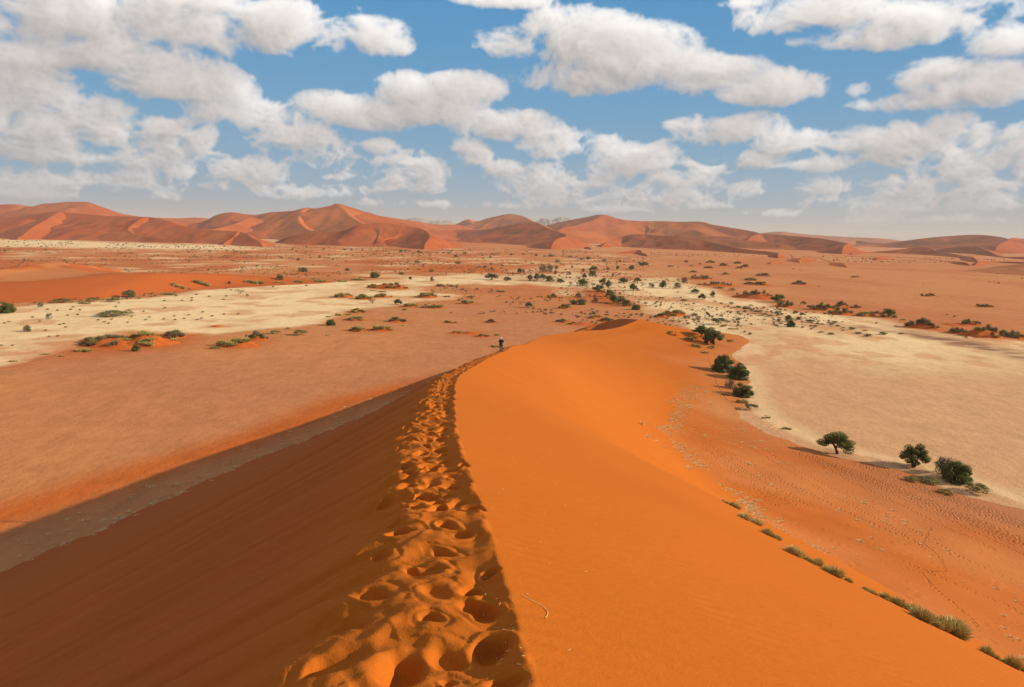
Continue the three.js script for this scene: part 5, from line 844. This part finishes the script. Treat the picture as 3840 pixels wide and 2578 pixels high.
function hummock(x, F, w, h, label, bareMound) {
  const g = base(bareMound ? 'sand_mound' : 'grass_hummock', x, F, 0.05), mh = bareMound ? Math.max(0.3, Math.min(h * 0.45, w * 0.10)) : Math.max(0.25, Math.min(h * 0.6, w * 0.15)), seed = pick(mounds);
  const m = part('sand_heap', seed, moundMat, g); m.scale.set(w * 1.15, mh, w * 0.8); m.rotation.y = (rP() - 0.5) * 0.8 + (rP() < 0.3 ? 3.14 : 0);
  if (!bareMound) { const n = Math.round(clamp(5 + w * 1.2, 6, 20)), kind = rP(), shrubby = /dark|scrub|shrub|stalk|bank|far off|far right/.test(label), p = new THREE.Vector3(), pos = seed.attributes.position; for (let k = 0; k < n; k++) { const leafy = shrubby && rP() < 0.75, t = leafy ? part('shrub_clump', pick(kit.mini)[0], leafMat, g) : part('grass_clump', kind < 0.22 ? tufts[rP() < 0.7 ? 3 : 1] : pick([tufts[0], tufts[0], tufts[1], tufts[2], tufts[2]]), grassMat, g), j = 1 + Math.floor(rP() * 10); p.fromBufferAttribute(pos, j * 33 + Math.floor(rP() * 32)); p.multiply(m.scale).applyAxisAngle(new THREE.Vector3(0, 1, 0), m.rotation.y); const s = clamp(w * (0.13 + 0.15 * rP()), 0.6, 2.6); t.position.set(p.x, p.y - 0.06, p.z); t.scale.set(s, Math.min(s * 0.75, 0.6 * h + 0.2) * (0.6 + 0.6 * rP()) * (leafy ? 1.25 : 1), s); t.rotation.y = rP() * 6.28; } }
  return tag(g, label, bareMound ? 'sand mound' : 'hummock', bareMound ? 'bare orange sand mounds' : 'grassy sand hummocks');
}
function grassPatch(x, F, w, h, label, set, cat = 'grass') { const n = Math.round(clamp(w / Math.max(h, 0.5) * 3.2, 4, 14)), g = base('grass_patch', x, F, 0.03), y0 = heightAt(x, F); for (let k = 0; k < n; k++) { const t = part('grass_clump', pick(set), grassMat, g), ox = (k + 0.5 - n / 2) / n * w * 0.85 + (rP() - 0.5) * 0.15 * w, of = (rP() - 0.5) * Math.min(w * 0.35, 2.5), s = Math.max(w / n * 1.7, h * 0.7) * (0.6 + 0.6 * rP()); t.position.set(ox, heightAt(x + ox, F + of) - y0 - 0.02, -of); t.scale.set(s, h * (0.45 + 0.5 * rP()), s); t.rotation.y = rP() * 6.28; } return tag(g, label, cat, 'grass patches on the sand'); }
function edgeGrass(x, F, w, h, label, set) { // a ragged tussock: a few clumps of very different size with gaps between
  const n = 6 + Math.floor(rP() * 5), g = base('grass_tussock', x, F, 0.03), y0 = heightAt(x, F);
  for (let k = 0; k < n; k++) { const big = rP() * rP(), t = part('grass_clump', pick(set), grassMat, g), ox = (rP() - 0.5) * w, of = (rP() - 0.5) * w * 0.5, s = w * (0.18 + 0.4 * big); t.position.set(ox, heightAt(x + ox, F + of) - y0 - 0.02, -of); t.scale.set(s, h * (0.3 + 0.9 * big + 0.15 * rP()), s * (0.7 + 0.6 * rP())); t.rotation.y = rP() * 6.28; }
  return tag(g, label, 'grass', 'tussocks along the right dune edge');
}
for (const [kind, x, F, w0, h0, label] of PLANTS) {
  const near = F < 330, w = Math.max(w0, 0.4), h = Math.max(h0, 0.3);
  if (kind === 'tree') plant('tree', near && w > 4 ? kit.treeNear : kit.tree, x, F, w * 1.1, h * 1.05, label, 'tree', 'trees of the plain and grove');
  else if (kind === 'bush') plant('bush', near && w > 4 ? kit.bushNear : kit.bush, x, F, w, h, label, 'bush', 'dark green bushes');
  else if (kind === 'grey') plant('thorn_bush', kit.grey, x, F, w, h, label, 'bush', 'grey thorn bushes');
  else if (kind === 'bare') plant('bare_shrub', kit.bare, x, F, w, h, label, 'shrub', 'bare leafless shrubs');
  else if (kind === 'low') plant('low_shrub', kit.low, x, F, w, h * 0.85, label, 'shrub', 'low spreading shrubs', (rP() - 0.5) * 0.6);
  else if (kind === 'hummock') hummock(x, F, w * 1.25, h * 1.15, label, false);
  else if (kind === 'mound') hummock(x, F, w, h, label, true);
  else if (kind === 'tuft') grassPatch(x, F, w, h, label, [tufts[0], tufts[1], tufts[2]]);
  else if (kind === 'grass') grassPatch(x, F, w, h * 0.8, label, [tufts[0], tufts[2], tufts[0]]);
  else if (kind === 'edgegrass') edgeGrass(x, F, w, h * 0.9, label, label.includes('straw') || label.includes('pale') ? [nearGrass[1], nearGrass[0]] : [nearGrass[0], nearGrass[2]]);
  else if (kind === 'slopegrass') { const m = new THREE.Mesh(pick(straw), grassMat); m.name = numbered('grass_sprig'); m.position.set(x, heightAt(x, F) - 0.02, -F); m.scale.set(w, h, w); m.rotation.y = rP() * 6.28; scene.add(m); tag(m, label, 'grass', 'straw coloured sprigs on the sunlit flank'); }
  else if (kind === 'scrub') plant('shrub', kit.mini, x, F, w, h, label, 'shrub', 'single shrubs on the pan');
  else if (kind === 'farbush') plant('far_bush', kit.mini, x, F, w, h, label, 'bush', 'bushes scattered on the far plain');
  else if (kind === 'pantuft') plant('pan_tuft', kit.mini, x, F, w, h, label, 'tuft', 'tufts dotted over the left pan');
  else if (kind === 'rivershrub') plant('riverbed_shrub', [kit.mini[1], kit.mini[2], kit.low[1]], x, F, w, h, label, 'shrub', 'shrubs along the riverbed');
}
// ---------------------------------------------------------------- what cannot be counted: scrub on the far plain, straw on the dune's lower flank and at its left foot
function scatter(name, geo, mat, label, spots) { const m = new THREE.InstancedMesh(geo, mat, spots.length), o = new THREE.Object3D(); spots.forEach(([x, F, w, h], i) => { o.position.set(x, heightAt(x, F) - 0.03 * h, -F); o.scale.set(w, h, w); o.rotation.y = rP() * 6.28; o.updateMatrix(); m.setMatrixAt(i, o.matrix); }); m.name = name; m.userData = { kind: 'stuff', label, category: 'plants' }; scene.add(m); return m; }
{ const r = rng(12), far = [], far2 = [], st = [], foot = [];
  for (let k = 0; k < 16000 && far.length < 2400; k++) { const F = 300 * Math.pow(5, r()), x = (r() * 1.7 - 0.85) * F, d = fbm(x / 60 + 2, F / 60, 3), right = inside(POLY.rightPlain, x, F, 20), pan = inside(POLY.panLeft, x, F, 8); if (leftDuneY(x, F) > 0.3 || d < 0.42 + 0.18 * right + 0.5 * pan + 0.1 * r() || F < 330 && x < 30 || (right > 0.5 && (r() < 0.93 || F > 900))) continue; const s = (0.5 + 1.5 * r() * r()) * (0.6 + F / 1100); (r() < 0.5 ? far : far2).push([x, F, s * 1.5, s * 0.75]); }
  for (let k = 0; k < 30000 && st.length < 1500; k++) { const F = 42 + 130 * r(), x = CREST(F, 1) + 14 + 40 * r(), a = apronShare(x, F), n = fbm(x / 5, F / 7, 2); if (a < 0.2 || a > 0.72 + 0.4 * r() * r() || n < 0.36 + 0.16 * r()) continue; const s = 0.14 + 0.34 * r() * r(); st.push([x, F, s * 1.7, s * 0.7]); }
  for (let k = 0; k < 190; k++) { const F = 55 + 125 * r(), W = (CREST(F, 2) - 0.1) / 0.478, x = CREST(F, 1) - W - 1 + (r() < 0.6 ? (r() - 0.5) * 3 : -8 * r()), s = 0.2 + 0.45 * r() * r(); foot.push([x, F, s * 1.6, s * 0.8]); }
  scatter('desert_scrub', kit.mini[0][0], leafMat, 'tiny dark scrub speckling the far rusty plain', far); scatter('desert_scrub_001', kit.mini[2][0], leafMat, 'tiny grey scrub speckling the far rusty plain', far2);
  scatter('dry_grass', straw[0], grassMat, 'straw coloured dry grass on the lower right dune flank', st); scatter('dry_grass_001', straw[1], grassMat, 'dry grass scraps along the shaded left foot of the dune', foot);
}
// ---------------------------------------------------------------- the walker on the crest
function fieldMesh(dist, c, half, res) { // mesh of a signed distance, in a cube round c
  const mc = new MarchingCubes(res, new THREE.MeshStandardMaterial(), false, false, 200000); mc.isolation = 0; const hs = res / 2;
  for (let z = 0, q = 0; z < res; z++) for (let y = 0; y < res; y++) for (let x = 0; x < res; x++, q++) mc.field[q] = -dist(c[0] + (x - hs) / hs * half, c[1] + (y - hs) / hs * half, c[2] + (z - hs) / hs * half);
  mc.update(); const n = mc.count, g = new THREE.BufferGeometry(), P = new Float32Array(mc.positionArray.slice(0, n * 3)), N = new Float32Array(mc.normalArray.slice(0, n * 3));
  for (let i = 0; i < n; i++) for (let k = 0; k < 3; k++) { P[i * 3 + k] = P[i * 3 + k] * half + c[k]; }
  g.setAttribute('position', new THREE.BufferAttribute(P, 3)); g.setAttribute('normal', new THREE.BufferAttribute(N, 3)); return g;
}
function bones(list, k) { return (x, y, z) => { let d = 9; for (const [a, b, r0, r1] of list) { const bx = b[0] - a[0], by = b[1] - a[1], bz = b[2] - a[2], t = clamp(((x - a[0]) * bx + (y - a[1]) * by + (z - a[2]) * bz) / (bx * bx + by * by + bz * bz + 1e-9)), e = Math.hypot(x - a[0] - t * bx, y - a[1] - t * by, z - a[2] - t * bz) - (r0 + (r1 - r0) * t); if (e > 0.3 && d < 0.25) continue; const h = clamp(0.5 + 0.5 * (d - e) / k); d = mix(d, e, h) - k * h * (1 - h); } return d; }; }
{ const F = 84.6, u = -0.42, x = CREST(F, 1) + u, g = new THREE.Group(); g.name = 'person'; g.scale.setScalar(1.05); g.position.set(x, duneY(x, F) + printsY(u, F) - 0.005, -F); g.rotation.y = -0.12; scene.add(g);
  tag(g, 'walker in black shirt, dark trousers and white cap on the dune crest', 'person');
  const hipR = [0.095, 0.94, 0], kneeR = [0.115, 0.51, -0.10], ankR = [0.10, 0.09, -0.07], toeR = [0.115, 0.035, -0.24], hipL = [-0.095, 0.94, 0], kneeL = [-0.10, 0.50, 0.02], ankL = [-0.085, 0.12, 0.20], toeL = [-0.09, 0.035, 0.06];
  const shR = [0.185, 1.43, 0], elR = [0.285, 1.17, 0.03], wrR = [0.34, 0.93, -0.06], shL = [-0.185, 1.43, 0], elL = [-0.25, 1.16, 0.05], wrL = [-0.235, 0.94, -0.08];
  const legs = [[hipR, kneeR, 0.088, 0.058], [kneeR, ankR, 0.058, 0.04], [hipL, kneeL, 0.088, 0.058], [kneeL, ankL, 0.058, 0.04], [[0, 0.99, 0.015], [0, 0.95, 0.02], 0.135, 0.14]];
  const feet = [[ankR, toeR, 0.042, 0.035], [ankR, [0.1, 0.04, 0.0], 0.042, 0.04], [ankL, toeL, 0.042, 0.035], [ankL, [-0.085, 0.07, 0.26], 0.042, 0.038]];
  const torso = [[[0, 1.02, 0], [0, 1.2, 0.005], 0.13, 0.135], [[-0.06, 1.33, 0], [0.06, 1.33, 0], 0.135, 0.135], [shL, shR, 0.07, 0.07]], arms = [[shR, elR, 0.056, 0.042], [elR, wrR, 0.042, 0.028], [shL, elL, 0.056, 0.042], [elL, wrL, 0.042, 0.028]];
  const neck = [[[0, 1.45, 0.005], [0, 1.57, -0.01], 0.058, 0.052]];
  const flat = (f) => (X, Y, Z) => f(X, Y, Z * (Y > 0.85 && Y < 1.5 ? 1.18 : 1));
  const headC = [0.01, 1.665, -0.02], head = (X, Y, Z) => { const px = X - headC[0], py = Y - headC[1], pz = Z - headC[2]; let d = (Math.hypot(px / 0.074, py / 0.108, pz / 0.095) - 1) * 0.085; const add = (a, r, k) => { const e = Math.hypot(px - a[0], py - a[1], pz - a[2]) - r, h = clamp(0.5 + 0.5 * (d - e) / k); d = mix(d, e, h) - k * h * (1 - h); }; add([0, -0.012, -0.1], 0.012, 0.014); add([0, -0.075, -0.065], 0.03, 0.03); add([0.075, -0.01, 0.005], 0.017, 0.008); add([-0.075, -0.01, 0.005], 0.017, 0.008); add([0, -0.05, -0.088], 0.012, 0.012); const n = bones(neck, 0.03)(X, Y, Z), h = clamp(0.5 + 0.5 * (d - n) / 0.02); return mix(d, n, h) - 0.02 * h * (1 - h); };
  const body = bones([...legs, ...feet.map(([a, b, p, q]) => [a, b, p * 0.85, q * 0.85]), ...torso.map(([a, b, p, q]) => [a, b, p * 0.95, q * 0.95]), ...arms, ...neck], 0.045);
  const hand = (w, dir, s) => { const L = [[w, [w[0] + dir[0] * 0.075, w[1] + dir[1] * 0.075, w[2] + dir[2] * 0.075], 0.026, 0.032]]; for (let k = 0; k < 4; k++) { const o = (k - 1.5) * 0.017, len = [0.062, 0.072, 0.068, 0.052][k], a = [w[0] + dir[0] * 0.085, w[1] + dir[1] * 0.085, w[2] + dir[2] * 0.085 + o], m = [a[0] + dir[0] * len * 0.55, a[1] + dir[1] * len * 0.55, a[2] + dir[2] * len * 0.55], e = [m[0] + dir[0] * len * 0.4 - s * 0.018, m[1] + dir[1] * len * 0.45, m[2] + dir[2] * len * 0.45]; L.push([a, m, 0.0085, 0.008], [m, e, 0.008, 0.0065]); } L.push([[w[0] + dir[0] * 0.03, w[1] + dir[1] * 0.03, w[2] - 0.024], [w[0] + dir[0] * 0.075, w[1] + dir[1] * 0.075, w[2] - 0.052], 0.011, 0.009]); return bones(L, 0.009); };
  const dR = [0.12, -0.97, -0.2], dL = [0.05, -0.97, -0.2];
  const skin = new THREE.MeshPhysicalMaterial({ name: 'skin', color: new THREE.Color().setRGB(0.46, 0.24, 0.15), roughness: 0.6 });
  const at3 = (w, d) => [w[0] + d[0] * 0.07, w[1] + d[1] * 0.07, w[2] + d[2] * 0.07];
  part('body', mergeGeometries([fieldMesh(flat(body), [0, 0.86, 0], 0.9, 130), fieldMesh(head, headC, 0.17, 64), fieldMesh(hand(wrR, dR, 1), at3(wrR, dR), 0.13, 64), fieldMesh(hand(wrL, dL, -1), at3(wrL, dL), 0.13, 64)]), skin, g);
  const grow = (l, e) => l.map(([a, b, p, q]) => [a, b, p + e, q + e]);
  const shirtD = bones([...grow(torso, 0.016), [shR, [0.255, 1.25, 0.02], 0.078, 0.075], [shL, [-0.235, 1.245, 0.035], 0.078, 0.075], [[0, 1.2, 0], [0, 0.95, 0.01], 0.15, 0.162]], 0.05);
  part('shirt', fieldMesh((X, Y, Z) => Math.max(flat(shirtD)(X, Y, Z), 0.93 - Y, Y - 1.505), [0, 1.2, 0], 0.42, 90), new THREE.MeshPhysicalMaterial({ name: 'black_cotton', color: new THREE.Color().setRGB(0.012, 0.012, 0.014), roughness: 0.95 }), g);
  const trD = bones([...grow(legs, 0.022).map(([a, b, p, q], i) => [a, b, p, i % 2 && i < 4 ? q + 0.018 : q])], 0.04);
  part('trousers', fieldMesh((X, Y, Z) => Math.max(trD(X, Y, Z), 0.085 - Y, Y - 1.02), [0, 0.55, 0.02], 0.56, 110), new THREE.MeshPhysicalMaterial({ name: 'grey_cloth', color: new THREE.Color().setRGB(0.055, 0.045, 0.045), roughness: 0.95 }), g);
  part('shoes', fieldMesh((X, Y, Z) => Math.max(bones(grow(feet, 0.012), 0.02)(X, Y, Z), 0.002 - Y, Y - 0.13), [0, 0.1, 0.02], 0.36, 90), new THREE.MeshPhysicalMaterial({ name: 'shoe', color: new THREE.Color().setRGB(0.05, 0.035, 0.03), roughness: 0.85 }), g);
  part('hair', fieldMesh((X, Y, Z) => Math.max((Math.hypot((X - headC[0]) / 0.081, (Y - headC[1]) / 0.114, (Z - headC[2] - 0.008) / 0.1) - 1) * 0.09, -(Z - headC[2] - 0.005) - 0.0, headC[1] - 0.06 - Y), headC, 0.16, 48), new THREE.MeshPhysicalMaterial({ name: 'hair', color: new THREE.Color().setRGB(0.05, 0.03, 0.02), roughness: 0.8 }), g);
  const cap = part('cap', fieldMesh((X, Y, Z) => { const px = X - headC[0], py = Y - headC[1], pz = Z - headC[2]; const c = Math.max((Math.hypot(px / 0.092, py / 0.128, pz / 0.112) - 1) * 0.1, 0.012 - py), b = Math.max(Math.hypot(px, pz + 0.03) - 0.145, Math.abs(py - 0.018 + 0.25 * Math.max(0, -pz - 0.08)) - 0.008, pz + 0.01); return Math.min(c, b); }, [headC[0], headC[1], headC[2]], 0.2, 72), new THREE.MeshPhysicalMaterial({ name: 'white_cotton', color: new THREE.Color().setRGB(0.8, 0.77, 0.7), roughness: 0.9 }), g);
  for (const s of [-1, 1]) { const e = part('eye', new THREE.SphereGeometry(0.011, 10, 8), new THREE.MeshPhysicalMaterial({ name: 'eye', color: 0x2a1c14, roughness: 0.3 }), g); e.position.set(headC[0] + s * 0.031, headC[1] + 0.006, headC[2] - 0.081); }
}
// ---------------------------------------------------------------- a dry stalk and bits of straw on the crest
{ const q = [[0.1,4.4],[0.15,4.36],[0.2,4.33],[0.24,4.3],[0.27,4.24],[0.27,4.17],[0.25,4.09]].map(([x, F]) => new THREE.Vector3(x, duneY(x, F) + 0.006, -F)), m = new THREE.Mesh(new THREE.TubeGeometry(new THREE.CatmullRomCurve3(q), 40, 0.0022, 6), new THREE.MeshPhysicalMaterial({ name: 'straw', color: new THREE.Color().setRGB(0.75, 0.5, 0.2), roughness: 0.8 })); m.name = 'dry_stalk'; scene.add(m); tag(m, 'curved pale dry stalk lying on the sunlit sand near the crest', 'stalk');
  const r = rng(77), n = 60, bit = new THREE.CylinderGeometry(0.0018, 0.0012, 1, 5), im = new THREE.InstancedMesh(bit, m.material, n), o = new THREE.Object3D();
  for (let k = 0; k < n; k++) { const lip = k < 34, F = lip ? 2.9 + 2.2 * r() : 2.6 + 9 * r(), u = lip ? -0.02 - 0.16 * r() : 0.1 + 2.2 * r() * r(), x = CREST(F, 1) + u; o.position.set(x, duneY(x, F) + (lip ? printsY(u, F) : 0) + 0.003, -F); o.rotation.set(Math.PI / 2 + (r() - 0.5) * 0.5, 0, r() * 6.28); o.scale.set(1, 0.01 + 0.022 * r(), 1); o.updateMatrix(); im.setMatrixAt(k, o.matrix); }
  im.name = 'straw_litter'; im.userData = { kind: 'stuff', label: 'bits of straw and twig along the crest', category: 'litter' }; scene.add(im); }
// ---------------------------------------------------------------- dusty air
scene.fog = new THREE.FogExp2(new THREE.Color().setRGB(1, 0.86, 0.76), 0.000062);
scene.traverse((o) => { if (o.isMesh) o.castShadow = o.receiveShadow = true; });
renderer.render(scene, camera);
